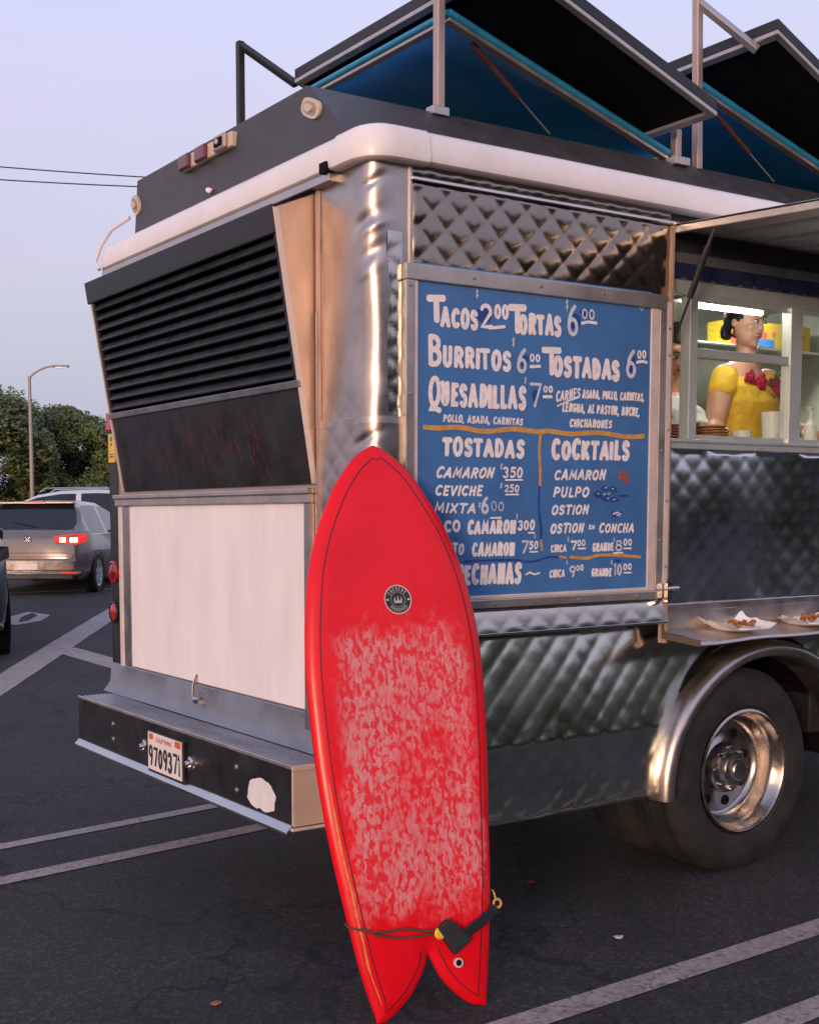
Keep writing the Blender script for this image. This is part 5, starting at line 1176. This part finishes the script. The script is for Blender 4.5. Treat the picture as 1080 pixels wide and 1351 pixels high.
def woman():
    B = Vector((2.45, .50, 0))
    root = thing('person', 'woman in yellow blouse with embroidered red roses working behind the serving window', 'person', (2.45, .50, .99))
    mb = MB(); TH = radians(22)
    W = head(mb, (2.425, .500, 2.372), radians(4), radians(10), 1.0)
    ring_loft(mb, [((2.45, .52, 2.17), .062, .055, TH), ((2.45, .515, 2.22), .050, .047, TH), ((2.45, .510, 2.28), .048, .047, TH), ((2.45, .508, 2.33), .045, .05, TH)])
    ring_loft(mb, [((2.45, .53, 1.20), .185, .13, TH), ((2.43, .53, 1.45), .20, .135, TH), ((2.42, .53, 1.62), .185, .12, TH), ((2.42, .52, 1.80), .180, .115, TH), ((2.42, .51, 1.98), .198, .13, TH), ((2.42, .51, 2.08), .208, .11, TH), ((2.43, .52, 2.16), .180, .078, TH), ((2.45, .52, 2.205), .085, .06, TH)])
    for sx in (-1, 1):
        ring_loft(mb, [((2.45+sx*.085, .55, .995), .055, .06, 0), ((2.45+sx*.085, .55, 1.25), .08, .085, 0)])
    sR, eR, wR = Vector((2.232, .45, 2.115)), Vector((2.145, .43, 1.88)), Vector((1.955, .265, 1.858))
    sL, eL, wL = Vector((2.625, .54, 2.125)), Vector((2.74, .50, 1.90)), Vector((2.60, .27, 1.875))
    for s_, e_, w_ in ((sR, eR, wR), (sL, eL, wL)):
        mb.tube([s_, s_.lerp(e_, .35), s_.lerp(e_, .75), e_, e_.lerp(w_, .3), e_.lerp(w_, .7), w_], [.055, .056, .047, .041, .041, .032, .025], 16)
        ball(mb, s_, (.058, .055, .055))
    hand(mb, wR, (wR-eR).normalized()+Vector((-.1, -.1, -.15)), (0, .1, 1), 1); hand(mb, wL, (wL-eL)+Vector((-.15, 0, -.06)), (0, 0, 1), -1)
    body = mb.build('body', 'skin', root); remesh(body, .0052, 3)
    face(W, root, 0)
    hair_cap(W, root)
    mb = MB(); ball(mb, (0, 0, 0), (.006, .006, .012), 8, 6); mb.v = [W(-.082+v[0], .004+v[1], -.045+v[2]) for v in mb.v]; mb.build('earring', 'line_orange', root)
    # blouse
    mb = MB(); g_ = .012
    ring_loft(mb, [((2.43, .53, 1.30), .205+g_, .15, TH), ((2.43, .53, 1.48), .21+g_, .150, TH), ((2.42, .525, 1.62), .20+g_, .140, TH), ((2.42, .52, 1.80), .195+g_, .135, TH), ((2.42, .510, 1.92), .205+g_, .148, TH), ((2.42, .500, 2.00), .212+g_, .155, TH), ((2.42, .508, 2.07), .218+g_, .130, TH), ((2.42, .515, 2.112), .215, .102, TH)], 28)
    for sx in (-1, 1):
        q = Vector((sx*.075, -.075, 0)); q.rotate(Matrix.Rotation(TH, 3, 'Z')); ball(mb, Vector((2.45, .51, 1.985))+q, (.070, .070, .066))
    for s_, e_ in ((sR, eR), (sL, eL)):
        mb.tube([s_.lerp(e_, -.10), s_.lerp(e_, .1), s_.lerp(e_, .32), s_.lerp(e_, .40)], [.053, .063, .062, .056], 18)
    bl = mb.build('blouse', 'blouse_yellow', root); remesh(bl, .006, 4)
    tx = bpy.data.textures.new('folds', 'CLOUDS'); tx.noise_scale = .075; dm = bl.modifiers.new('folds', 'DISPLACE'); dm.texture = tx; dm.strength = .014; dm.mid_level = .5
    # embroidered roses on the neckline
    def rose(x, z, r, y_off=0., seed=0):
        f = Vector((x, -.128-y_off, 0)); f.rotate(Matrix.Rotation(TH, 3, 'Z')); c = Vector((2.40, .50, z))+f
        a_ = MB(); r_ = random.Random(seed)
        for k in range(13):
            t = k*2.399; rad = r*sqrt(k/13)*.8; pr = r*(.30+.25*k/13)
            p = c+Vector((rad*cos(t), .012*k/13+.2*abs(rad*cos(t)), rad*sin(t)))
            ball(a_, p, (pr, pr*.35, pr*.8), 8, 5)
        o = a_.build('rose', 'rose_red', root, smooth=True)
    def leafy(x, z, r, ang):
        f = Vector((x, -.146, 0)); f.rotate(Matrix.Rotation(TH, 3, 'Z')); c = Vector((2.40, .50, z))+f; d = Vector((cos(ang), 0, sin(ang))); q = Vector((-d.z, 0, d.x)); a_ = MB()
        a_.add([c-d*r, c+q*r*.4+Vector((0, -.008, 0)), c+d*r, c-q*r*.4+Vector((0, -.008, 0)), c+Vector((0, .01, 0))], [(0, 1, 2, 3), (0, 4, 1), (1, 4, 2), (2, 4, 3), (3, 4, 0)]); a_.build('embroidered_leaf', 'leaf_green', root)
    rose(.055, 2.050, .064, .018, 1); rose(-.085, 2.085, .042, .0, 2); rose(-.145, 2.108, .032, -.03, 3); rose(.150, 2.09, .036, -.03, 4)
    for x, z, r, a in ((-.02, 2.09, .03, .6), (-.01, 2.02, .030, -.9), (.06, 1.995, .032, -1.4), (.10, 2.03, .03, -.5), (.04, 2.125, .025, 1.4), (.10, 2.135, .022, .8)): leafy(x, z, r, a)
    mb = MB(); ring_loft(mb, [((2.45, .55, 1.02), .17, .13, TH), ((2.45, .54, 1.25), .195, .15, TH), ((2.45, .53, 1.42), .19, .14, TH)]); mb.build('skirt', 'dark_cap', root, smooth=True)
woman()
def worker():
    root = thing('person', 'dark haired worker in white shirt bending down at the window edge', 'person', (2.02, .62, .99))
    mb = MB(); TH = radians(-35)
    W = head(mb, (2.03, .545, 2.225), radians(-30), radians(34), 1.0)
    ring_loft(mb, [((2.03, .62, 2.02), .06, .055, TH), ((2.02, .59, 2.12), .052, .05, TH), ((2.01, .565, 2.19), .05, .05, TH)])
    ring_loft(mb, [((2.03, .66, 1.10), .16, .12, TH), ((2.03, .66, 1.5), .165, .12, TH), ((2.01, .64, 1.80), .18, .12, TH), ((2.0, .63, 1.95), .19, .11, TH), ((2.0, .62, 2.03), .12, .08, TH)])
    for sx in (-1, 1): ring_loft(mb, [((2.03+sx*.09, .68, .995), .055, .06, 0), ((2.03+sx*.09, .68, 1.3), .085, .085, 0)])
    for s_, e_, w_ in ((Vector((1.86, .56, 1.95)), Vector((1.80, .46, 1.80)), Vector((1.64, .30, 1.87))), (Vector((2.14, .55, 1.93)), Vector((2.06, .42, 1.83)), Vector((1.86, .32, 1.86)))):
        mb.tube([s_, s_.lerp(e_, .5), e_, e_.lerp(w_, .4), w_], [.052, .047, .040, .038, .026], 14); hand(mb, w_, (w_-e_), (0, .2, 1), 1)
    body = mb.build('body', 'skin', root); remesh(body, .006, 3)
    face(W, root, 0); hair_cap(W, root, bun=False, grow=1.10)
    mb = MB(); ring_loft(mb, [((2.03, .66, 1.20), .175, .135, TH), ((2.03, .66, 1.5), .18, .135, TH), ((2.01, .64, 1.80), .195, .135, TH), ((2.0, .63, 1.96), .205, .125, TH), ((2.0, .62, 2.025), .13, .092, TH)], 24)
    for s_, e_ in ((Vector((1.86, .56, 1.95)), Vector((1.80, .46, 1.80))), (Vector((2.14, .55, 1.93)), Vector((2.06, .42, 1.83)))): mb.tube([s_.lerp(e_, -.1), s_, s_.lerp(e_, .7)], [.06, .064, .058], 14)
    sh = mb.build('shirt', 'shirt_white', root); remesh(sh, .008, 2)
    mb = MB(); ring_loft(mb, [((2.03, .67, 1.02), .16, .13, TH), ((2.03, .67, 1.3), .185, .145, TH)]); mb.build('trousers', 'dark_cap', root, smooth=True)
worker()

# ================================================================ THINGS IN THE TRUCK
CT = 1.764
def lathe_thing(name, label, cat, prof, c, m, n=24, group=None, cap=True):
    mb = MB(); mb.lathe(prof, (0, 0, 0), 'Z', n); o = mb.build(name, m, None, smooth=True); o.location = c; tag(o, label, cat, group); return o
for k, (x, y, lab) in enumerate(((1.655, .20, 'stack of brown tortillas nearest the hatch jamb'), (1.845, .19, 'stack of brown tortillas beside the small white cup'))):
    st = thing('tortilla_stack', lab, 'tortilla stack', (x, y, CT), 'tortilla stacks on the counter'); r_ = random.Random(k)
    for i in range(9):
        mb = MB(); mb.lathe([(0, 0), (.060, .0), (.066, .004), (.064, .008), (0, .009)], (r_.uniform(-.006, .006), r_.uniform(-.006, .006), .0115*i), 'Z', 18); o = mb.build('tortilla', 'tortilla', None, smooth=True); o.parent = st
lathe_thing('paper_cup', 'short white cup on the counter in front of the yellow blouse', 'cup', [(0, 0), (.036, 0), (.040, .082), (.037, .082), (.034, .004), (0, .004)], (1.985, .15, CT), 'cup_white')
lathe_thing('paper_cup', 'tall white cup on the counter below the roses', 'cup', [(0, 0), (.034, 0), (.043, .168), (.040, .168), (.032, .004), (0, .004)], (2.19, .16, CT), 'cup_white')
sp_ = thing('pump_bottle', 'small white pump bottle on the counter right of the window post', 'bottle', (2.44, .15, CT))
mb = MB(); mb.lathe([(0, 0), (.026, 0), (.028, .01), (.028, .12), (.012, .14), (.012, .15), (0, .15)], (2.44, .15, CT), 'Z', 18); mb.build('bottle', 'cup_white', sp_, smooth=True)
mb = MB(); mb.tube([(2.44, .15, CT+.15), (2.44, .15, CT+.195)], .006); mb.tube([(2.455, .15, CT+.195), (2.41, .14, CT+.192)], .007); mb.build('pump', 'cup_white', sp_, smooth=True)
lathe_thing('condiment_tub', 'white plastic tub on the counter beside the pump bottle', 'tub', [(0, 0), (.075, 0), (.085, .05), (.088, .055), (0, .058)], (2.56, .13, CT), 'cup_white')
for k, (x, m, lab) in enumerate(((3.20, 'box_yellow', 'yellow carton on the galley shelf nearest the woman'), (3.42, 'box_yellow', 'yellow carton with blue label in the middle of the galley shelf'), (3.66, 'box_yellow', 'yellow carton at the far end of the galley shelf'))):
    b = thing('carton', lab, 'carton', (x, 1.25, 2.39), 'yellow cartons on the galley shelf')
    mb = MB(); mb.box((x-.10, 1.14, 2.39), (x+.10, 1.30, 2.53)); mb.build('box', m, b, bevel=.004)
    mb = MB(); mb.box((x-.101, 1.136, 2.40), (x+.03, 1.14, 2.44)); mb.build('label', 'box_blue' if k else 'box_red', b)
    mb = MB(); blobs = [(x-.05, 2.46, .02), (x+.03, 2.47, .016)]
    for (a, z, r) in blobs: mb.lathe([(0, 1.137), (r, 1.138)], (a, 0, z), 'Y', 10)
    mb.build('label', 'box_red', b)
for k, (x, y, z, r_o, h_, lab) in enumerate(((2.55, 1.25, 2.39, .05, .12, 'steel canister on the galley shelf behind the woman'), (2.72, 1.28, 2.39, .06, .16, 'taller steel canister on the galley shelf behind the woman'), (2.30, 1.75, 1.85, .13, .22, 'large steel stock pot on the galley cabinet'), (1.95, 1.75, 1.85, .12, .14, 'low steel pot on the galley cabinet'), (2.75, 1.78, 1.85, .10, .28, 'tall steel pot on the galley cabinet'))):
    lathe_thing('metal_pot', lab, 'pot', [(0, 0), (r_o, 0), (r_o, h_), (r_o*1.05, h_+.004), (r_o*.96, h_+.006), (r_o*.2, h_+.02), (0, h_+.03)], (x, y, z), 'inner_steel')
# plates on the serving shelf
def taco_plate(x, y, z, lab, seed):
    t = thing('paper_plate', lab, 'plate', (x, y, z), 'taco plates on the serving shelf'); r_ = random.Random(seed)
    mb = MB(); mb.lathe([(0, .004), (.075, .004), (.095, .014), (.098, .015), (.092, .010), (.07, .0), (0, .0)], (x, y, z), 'Z', 28); mb.build('plate', 'paper', t, smooth=True)
    mb = MB(); n = 18; L_ = .155
    ca, sa = cos(.5+seed), sin(.5+seed)
    for i in range(n+1):
        for j in range(n+1):
            u, v = (i/n-.5)*2, (j/n-.5)*2; X = (u*ca-v*sa)*.84; Y = (u*sa+v*ca)*.62
            w_ = noise.noise(Vector((u*1.7+seed, v*1.7, seed)))
            h = .008 + .085*max(0, abs(X)-.52)*(1+.6*w_) + .055*max(0, Y-.25)*(1+.8*w_) + .006*noise.noise(Vector((u*4, v*4, seed+3)))*(abs(X)+.3)
            mb.v.append((x+L_*X, max(y-.112, min(y+.088, y+L_*Y)), z+h))
    for i in range(n):
        for j in range(n): mb.f.append((i*(n+1)+j, i*(n+1)+j+1, (i+1)*(n+1)+j+1, (i+1)*(n+1)+j)); mb.m.append(0)
    mb.build('wrapping_paper', 'paper', t, smooth=2)
    mb = MB()
    for k in range(26):
        ball(mb, (x+r_.uniform(-.055, .035), y-.03+r_.uniform(-.03, .03), z+.020+r_.uniform(0, .020)), (r_.uniform(.006, .016), r_.uniform(.006, .012), r_.uniform(.005, .010)), 7, 5)
    mb.build('taco_filling', 'food', t)
taco_plate(1.685, -.088, 1.041, 'paper plate of tacos on the steel shelf near the menu board', 1)
taco_plate(2.125, -.088, 1.041, 'paper plate of food on the steel shelf above the wheel', 2)

# ================================================================ STREET
def far(px, d, z=None):
    r = fw + Rr*((px-421.8)/1627.1); r = Vector((r.x, r.y, 0)); r /= r.dot(F); p = CAM + r*d; return p.x, p.y
def car(name, label, loc, heading, paint_m, Lc=4.2, Wc=.90, H=1.455, lit=False, plate=True, suv=False):
    """x forward from the rear bumper, built in its own space then turned"""
    root = thing(name, label, 'car', (0, 0, 0))
    top = [(0, .86), (.03, .90), (.10, .985), (.16, 1.00), (.34, 1.20), (.52, H-.06), (.75, H-.012), (1.2, H), (1.9, H-.02), (2.35, H-.10), (2.9, 1.12), (3.1, 1.02), (3.7, .93), (4.05, .80), (4.2, .62)]
    top = [(x*Lc/4.2, z if z < 1.1 else 1.1+(z-1.1)) for x, z in top]
    if suv: top = [(x, z+.16 if z > .7 else z) for x, z in top]; H += .16
    belt = lambda x: min(top_at(x), (.93 if x > .5 else .99)+(.16 if suv else 0))
    def top_at(x):
        for (a, b), (c, d) in zip(top, top[1:]):
            if a <= x <= c: return b+(d-b)*(x-a)/(c-a)
        return top[-1][1]
    xs = sorted(set([p[0] for p in top]+[.25, .43, .6, 1.0, 1.5, 1.6, 2.1, 2.62, 3.4, 3.9, .06]))
    rows = []
    for x in xs:
        e = 1-.19*max(0, (.55-x)/.55)**2.2-.22*max(0, (x-3.3)/.9)**2; w_ = Wc*e; bt = belt(x); tp = top_at(x); lo = .24 if 0.1 < x < Lc-.15 else .30
        g = max(0, tp-bt)
        gw = w_*(1-.06-.25*min(1, g/.5))
        pts = [(0, lo), (w_*.90, lo), (w_*.985, .36), (w_, .58), (w_*.985, bt-.14), (w_*.955, bt-.01), (w_*.94, bt), (gw*1.0+(w_*.94-gw)*.12 if g > .02 else w_*.9, bt+g*.86), (gw*.92 if g > .02 else w_*.8, bt+g*.97), (gw*.80 if g > .02 else w_*.66, tp-.004), (gw*.4, tp), (0, tp+.004)]
        rows.append((x, [(x, y, z) for y, z in pts]))
    k = len(rows[0][1]); parts = {'body': MB(), 'rear_window': MB(), 'side_window': MB(), 'side_window_far': MB(), 'windshield': MB()}
    full = []
    for x, r in rows: full.append(r + [(a, -b, c) for a, b, c in r[::-1][1:]])
    kk = len(full[0]); V = [v for r in full for v in r]
    fb = {n_: [] for n_ in parts}
    for j in range(len(full)-1):
        x0, x1 = rows[j][0], rows[j+1][0]; xm = (x0+x1)/2
        for i in range(kk-1):
            ii = i if i < k-1 else kk-2-i
            f = (j*kk+i, j*kk+i+1, (j+1)*kk+i+1, (j+1)*kk+i); tgt = 'body'
            if ii >= 9 and .16 < xm < .50: tgt = 'rear_window'
            elif ii == 8 and .16 < xm < .50: tgt = 'rear_window'
            elif ii >= 8 and 2.3 < xm < 2.95: tgt = 'windshield'
            elif ii == 6 and .50 < xm < 2.9: tgt = ('side_window', 'side_window_far')[i >= k-1] if not (1.5 < xm < 1.6) else 'body'
            fb[tgt].append(f)
    fb['body'].append(tuple(range(kk))); fb['body'].append(tuple((len(full)-1)*kk+i for i in range(kk)))
    Rz = Matrix.Rotation(heading, 3, 'Z'); loc = Vector(loc)
    def fin(mb, nm, m, par, **kw):
        mb.v = [tuple(Rz @ Vector(v)+loc) for v in mb.v]; return mb.build(nm, m, par, **kw)
    root.location = loc
    for nm in parts:
        mb = MB(); used = sorted({i for f in fb[nm] for i in f}); mp = {a: b for b, a in enumerate(used)}
        mb.v = [V[i] for i in used]; mb.f = [tuple(mp[i] for i in f) for f in fb[nm]]; mb.m = [0]*len(mb.f)
        o = fin(mb, nm.replace('_far', ''), paint_m if nm == 'body' else 'car_glass', root, smooth=True)
    dz = .16 if suv else 0
    # rear details
    mb = MB(); mb.box((-.045, -.74, .36), (.06, .74, .56)); mb.box((-.03, -.80, .30), (.1, .80, .37)); bp_2 = fin(mb, 'bumper', paint_m, root, bevel=.03)
    mb = MB(); mb.box((-.035, -.70, .24), (.12, .70, .315)); fin(mb, 'bumper_skirt', 'car_trim', root, bevel=.02)
    mb = MB(); mb.box((-.052, -.27, .385), (-.044, .27, .50)); pr_ = fin(mb, 'plate_recess', paint_m, root)
    mb = MB(); mb.box((-.058, -.155, .395), (-.053, .155, .485)); fin(mb, 'license_plate', 'plate_white', root)
    for sy in (-1, 1):
        mb = MB(); q = [(.0, sy*.42, .80+dz), (.0, sy*.40, .90+dz), (.03, sy*.70, .935+dz), (.17, sy*.868, .93+dz), (.17, sy*.873, .82+dz), (.04, sy*.74, .775+dz)]
        mb.slab(q, (-.035, sy*.012, 0)); tl = fin(mb, 'tail_light', 'tail_red' if lit else ('car_trim' if paint_m == 'car_black' else 'red_lens'), root, bevel=.01)
        if lit:
            for a, b in ((.50, .60), (.66, .78)):
                mb = MB(); mb.box((-.045, sy*a, .81), (-.036 if a < .6 else -.022, sy*b, .885)); fin(mb, 'lit_bulb', 'tail_hot', tl, bevel=.01)
        mb = MB(); mb.box((-.05, sy*.52, .33), (-.03, sy*.76, .355)); fin(mb, 'reflector', 'tail_red' if lit else 'red_lens', root)
        mb = MB(); mb.box((2.35, sy*.90, .95+dz), (2.50, sy*1.06, 1.08+dz)); fin(mb, 'mirror', paint_m, root, bevel=.03)
    mb = MB(); mb.box((.44, -.60, H-.055), (.62, .60, H-.02)); fin(mb, 'spoiler', paint_m, root, bevel=.012)
    mb = MB(); mb.box((.435, -.16, H-.05), (.445, .16, H-.032)); fin(mb, 'high_brake_light', 'tail_red' if lit else 'red_lens', root)
    mb = MB(); mb.tube([(.9, 0, H-.01), (.86, 0, H+.05)], [.012, .004]); fin(mb, 'antenna', 'car_trim', root)
    if lit:
        em = MB(); n = 20
        em.lathe([(.050, -.026), (.058, -.030), (.062, -.022)], (0.012, 0, .86), 'X', n)
        for sg in (-1, 1):
            em.bar((-.014, sg*.034, .892), (-.014, sg*.012, .862), .010); em.bar((-.014, sg*.030, .850), (-.014, sg*.016, .824), .009); em.bar((-.014, sg*.016, .824), (-.014, 0, .852), .009)
        fin(em, 'emblem', 'chrome', root)
        mb = MB(); mb.box((-.008, -.60, .645), (.01, .60, .652)); mb.box((-.012, -.64, .585), (.01, .64, .592)); fin(mb, 'tailgate_seam', 'car_trim', root)
        mb = MB(); mb.tube([(.18, -.1, 1.045), (.26, .30, 1.14)], .006); fin(mb, 'rear_wiper', 'car_trim', root)
    if suv:
        for sy in (-1, 1):
            mb = MB(); mb.tube([(.9, sy*.62, H-.01), (1.0, sy*.62, H+.035), (2.2, sy*.62, H+.02), (2.3, sy*.62, H-.05)], .014); fin(mb, 'roof_rail', 'chrome', root, smooth=True)
    R_w = .315 if not suv else .36
    for x in (.76*Lc/4.2, 3.36*Lc/4.2):
        for sy in (-1, 1):
            w_ = bpy.data.objects.new('wheel', None); COL.objects.link(w_); w_.location = Rz @ Vector((x, sy*.80, R_w))+loc; attach(w_, root)
            mb = MB(); s_ = sy; mb.lathe([(R_w+.05, s_*.80), (R_w+.05, s_*(Wc+.004))], (x, 0, R_w), 'Y', 24); fin(mb, 'wheel_arch', 'near_black', w_)
            mb = MB(); mb.lathe([(R_w*.66, s_*.90), (R_w*.72, s_*.915), (R_w*.94, s_*.912), (R_w, s_*.89), (R_w, s_*.72), (R_w*.7, s_*.70)], (x, 0, R_w), 'Y', 28); fin(mb, 'tyre', 'rubber', w_, smooth=True)
            mb = MB(); mb.lathe([(R_w*.68, s_*.905), (R_w*.62, s_*.90), (R_w*.60, s_*.84), (.001, s_*.84)], (x, 0, R_w), 'Y', 24)
            for q in range(5):
                a = 2*pi*q/5+.3; mb.bar((x, s_*.885, R_w), (x+R_w*.64*cos(a), s_*.895, R_w+R_w*.64*sin(a)), .035, .02, side=(0, 1, 0))
            fin(mb, 'rim', 'aluminium', w_)
    return root
def head_to(px): return A_ + math.atan((421.8-px)/1627.1)     # direction seen at a photograph column
wx_, wy_ = far(215, 25.0)
car('parked_car', 'grey hatchback with lit red tail lights driving away past the food truck', (3.98, 15.02, gz(3.98, 15.02)), radians(54), 'car_paint', lit=True)
car('parked_car', 'white estate car partly hidden behind the grey hatchback', (wx_, wy_, gz(wx_, wy_)), radians(151), 'car_white', suv=True)
bx_, by_ = -.97*.9+far(19, 11.6)[0], .22*.9+far(19, 11.6)[1]
car('parked_car', 'black vehicle cut off at the left edge of the photo', (bx_, by_, gz(bx_, by_)), radians(78), 'car_black', suv=True)

def leaves_mesh(name, seed, rad, hgt, n, leaf=.10, m='leaf'):
    """crown of small leaf faces gathered in clumps, with gaps at the outline"""
    r_ = random.Random(seed); clumps = []
    for i in range(120):
        a = r_.uniform(0, 2*pi); t = r_.random(); z = t; prof = (sin(pi*min(1, (z*.92+.10)))**.55)
        rr_ = rad*prof*(.55+.45*sqrt(r_.random()))*(1+.12*sin(a*3+seed)); clumps.append((Vector((rr_*cos(a), rr_*sin(a), hgt*z)), r_.uniform(.22, .50)*rad*.55))
    mb = MB()
    for i in range(n):
        c, s = clumps[r_.randrange(len(clumps))]
        d = Vector((r_.gauss(0, 1), r_.gauss(0, 1), r_.gauss(0, 1))).normalized()*s*(r_.random()**.35); p = c+d
        if p.z < 0: continue
        u_ = Vector((r_.gauss(0, 1), r_.gauss(0, 1), r_.gauss(0, 1))).normalized(); v_ = u_.orthogonal().normalized(); l_ = leaf*r_.uniform(.6, 1.4)
        mb.add([p-u_*l_, p+v_*l_*.5, p+u_*l_, p-v_*l_*.5], [(0, 1, 2, 3)])
    me = bpy.data.meshes.new(name); me.from_pydata(mb.v, [], mb.f); me.materials.append(MAT[m]); return me
cA = leaves_mesh('crown_a', 1, 2.2, 3.9, 46000, .07); cB = leaves_mesh('crown_b', 5, 2.2, 3.9, 46000, .07)
tm = MB(); tm.tube([(0, 0, -.2), (.03, 0, .6), (-.02, .02, 1.4), (.02, .0, 2.6), (.0, .05, 3.6)], [.17, .14, .12, .08, .03], 10)
for i in range(7):
    a = i*2.4; z = .9+.3*i; tm.tube([(0, 0, z), (.5*cos(a), .5*sin(a), z+.5), (1.2*cos(a), 1.2*sin(a), z+.9)], [.06, .04, .015], 6)
tme = bpy.data.meshes.new('trunk'); tme.from_pydata(tm.v, [], tm.f); tme.materials.append(MAT['bark'])
def tree(label, x, y, sc, crown, rz=0., lift=.55, wide=1., group='trees beyond the parking lot', z=None):
    t = thing('street_tree', label, 'tree', (x, y, gz(x, y) if z is None else z), group); t.rotation_euler = (0, 0, rz); t.scale = (sc*wide, sc*wide, sc)
    c = bpy.data.objects.new('crown', crown); COL.objects.link(c); c.parent = t; c.location = (0, 0, lift); c['kind'] = 'stuff'
    k = bpy.data.objects.new('trunk', tme); COL.objects.link(k); k.parent = t
x, y = far(-12, 38); tree('tall bushy tree left of the street lamp, cut by the left edge', x, y, 1.10, cA, .4, .35)
x, y = far(98, 40); tree('broad bushy tree right of the street lamp above the white car', x, y, .95, cB, 1.2, .45, 1.05)
x, y = far(185, 52); tree('farther tree mostly hidden behind the rear of the food truck', x, y, .98, cA, 2.2, .3)
x, y = far(-110, 44); tree('tree beyond the left edge next to the tall bushy tree', x, y, 1.1, cB, 3.0, .4)
lit_i = 0
for (x, y, s_) in ((-8, -22, 1.8), (-2, -21, 1.9), (4, -21, 1.8), (10, -22, 2.0), (16, -20, 1.9), (22, -20, 2.0), (29, -18, 2.0), (36, -14, 2.1), (43, -8, 2.0)):  # unseen trees, added and sized for the dark they reflect in the steel
    tree('unseen leafy tree added behind the viewer for the steel to reflect', x, y, s_*.80, cA if lit_i % 2 else cB, lit_i*1.1, .2, 1.15, 'trees added for the steel reflections', 0); lit_i += 1
# unseen low building, added to give the side steel something dark to reflect
bld = thing('reflection_building', 'low dark brown building, unseen, added behind the viewer for the steel to reflect', 'building', (20, -34, 0))
mb = MB(); mb.box((-6, -40, 0), (48, -33, 3.4)); mb.build('wall', 'stucco', bld, bevel=.05)
mb = MB(); mb.box((-6.3, -40.3, 3.4), (48.3, -32.7, 3.75)); mb.build('roof', 'roof_grey', bld)
for i in range(9):
    mb = MB(); mb.box((-3+i*5.6, -33, .6), (.4+i*5.6, -32.93, 3.0)); mb.build('window', 'car_glass', bld)
# street lamp
def street_lamp(px, d):
    x, y = far(px, d); z = gz(x, y); t = thing('street_lamp', 'tall street lamp with a curved arm between the two trees', 'street lamp', (x, y, z)); H_ = 4.62*1.0
    ht = 1.51+(676-497)/1627.1*d - z
    mb = MB(); mb.tube([(x, y, z), (x-.02*0, y, z+ht)], [.062, .042], 12); mb.build('pole', 'pole_paint', t, smooth=True)
    a = R0; w_ = 40/1627.1*d
    pts = [Vector((x, y, z+ht-.05))]+[Vector((x, y, z+ht))+a*(w_*(1-cos(q*pi/2/6)) if 0 else w_*q/6*.8)+Vector((0, 0, .27*sin(q*pi/2/6))) for q in range(1, 7)]
    mb = MB(); mb.tube(pts, .028, 8); mb.build('arm', 'pole_paint', t, smooth=True)
    e = pts[-1]; mb = MB(); mb.bar(e-a*.05, e+a*.42, .16, .06); mb.build('lamp_head', 'pole_paint', t, bevel=.02)
    mb = MB(); mb.bar(e+a*.05+Vector((0, 0, -.035)), e+a*.36+Vector((0, 0, -.035)), .11, .02); mb.build('lamp_lens', 'aluminium', t)
street_lamp(47, 34)
# low hedge and kerb beyond the cars
hg = MB(); r_ = random.Random(2)
for i in range(16000):
    px = r_.uniform(-160, 260); x, y = far(px, 33+r_.uniform(-.7, .7)); z = gz(x, y)+r_.random()**.8*1.15; p = Vector((x, y, z))
    u_ = Vector((r_.gauss(0, 1), r_.gauss(0, 1), r_.gauss(0, 1))).normalized(); v_ = u_.orthogonal(); l_ = .07; hg.add([p-u_*l_, p+v_*l_*.5, p+u_*l_, p-v_*l_*.5], [(0, 1, 2, 3)])
ho = hg.build('hedge', 'leaf_far'); tag(ho, 'low dark hedge along the far side of the lot', 'hedge', kind='stuff')
# overhead cables on two poles outside the frame
def cable(pa, pb, lab):
    d = 46
    def P(px, py): r = fw + Rr*((px-421.8)/1627.1) - up*((py-818.6)/1627.1); r = r/r.dot(F); return CAM + r*d
    a, b = P(*pa), P(*pb); dirn = b-a; A, B = a-dirn*1.2, b+dirn*2.2; n = 24; pts = []
    for i in range(n+1):
        t = i/n; p = A.lerp(B, t); p.z -= .25*4*t*(1-t)-.25; pts.append(p)
    mb = MB(); mb.tube(pts, .022, 6); o = mb.build('overhead_cable', 'cable', None, smooth=True); tag(o, lab, 'cable', 'overhead cables'); return A, B
A1, B1 = cable((0, 222), (180, 233), 'upper of the two overhead cables left of the truck roof')
cable((0, 239), (176, 246), 'lower of the two overhead cables left of the truck roof')
for p, lab in ((A1, 'wooden utility pole at the near end of the two cables, outside the frame'), (B1, 'wooden utility pole at the far end of the two cables, behind the truck')):
    t = thing('utility_pole', lab, 'pole', (p.x, p.y, 0), 'utility poles')
    mb = MB(); mb.tube([(p.x, p.y, 0), (p.x, p.y, p.z+.6)], [.16, .11], 12); mb.build('pole', 'bark', t, smooth=True)
    mb = MB(); mb.bar((p.x-.8, p.y, p.z-.05), (p.x+.8, p.y, p.z-.05), .1, .1); mb.bar((p.x-.8, p.y, p.z-.75), (p.x+.8, p.y, p.z-.75), .1, .1); mb.build('crossarm', 'bark', t)
# small litter
for k, (x, y, m, lab) in enumerate(((-.62, -.05, 'food', 'small orange scrap on the asphalt left of the surfboard'), (1.02, .35, 'rose_red', 'tiny red scrap under the truck skirt'), (.85, -.30, 'plate_white', 'tiny pale scrap on the asphalt right of the surfboard'))):
    mb = MB(); r_ = random.Random(k); mb.add([(x+.022*cos(a)*r_.uniform(.5, 1), y+.022*sin(a)*r_.uniform(.4, 1), gz(x, y)+.007) for a in (0, 1, 2.2, 3.3, 4.3, 5.3)], [(0, 1, 2, 3, 4, 5)])
    o = mb.build('litter', m, None); sd2 = o.modifiers.new('t', 'SOLIDIFY'); sd2.thickness = .003; tag(o, lab, 'litter')
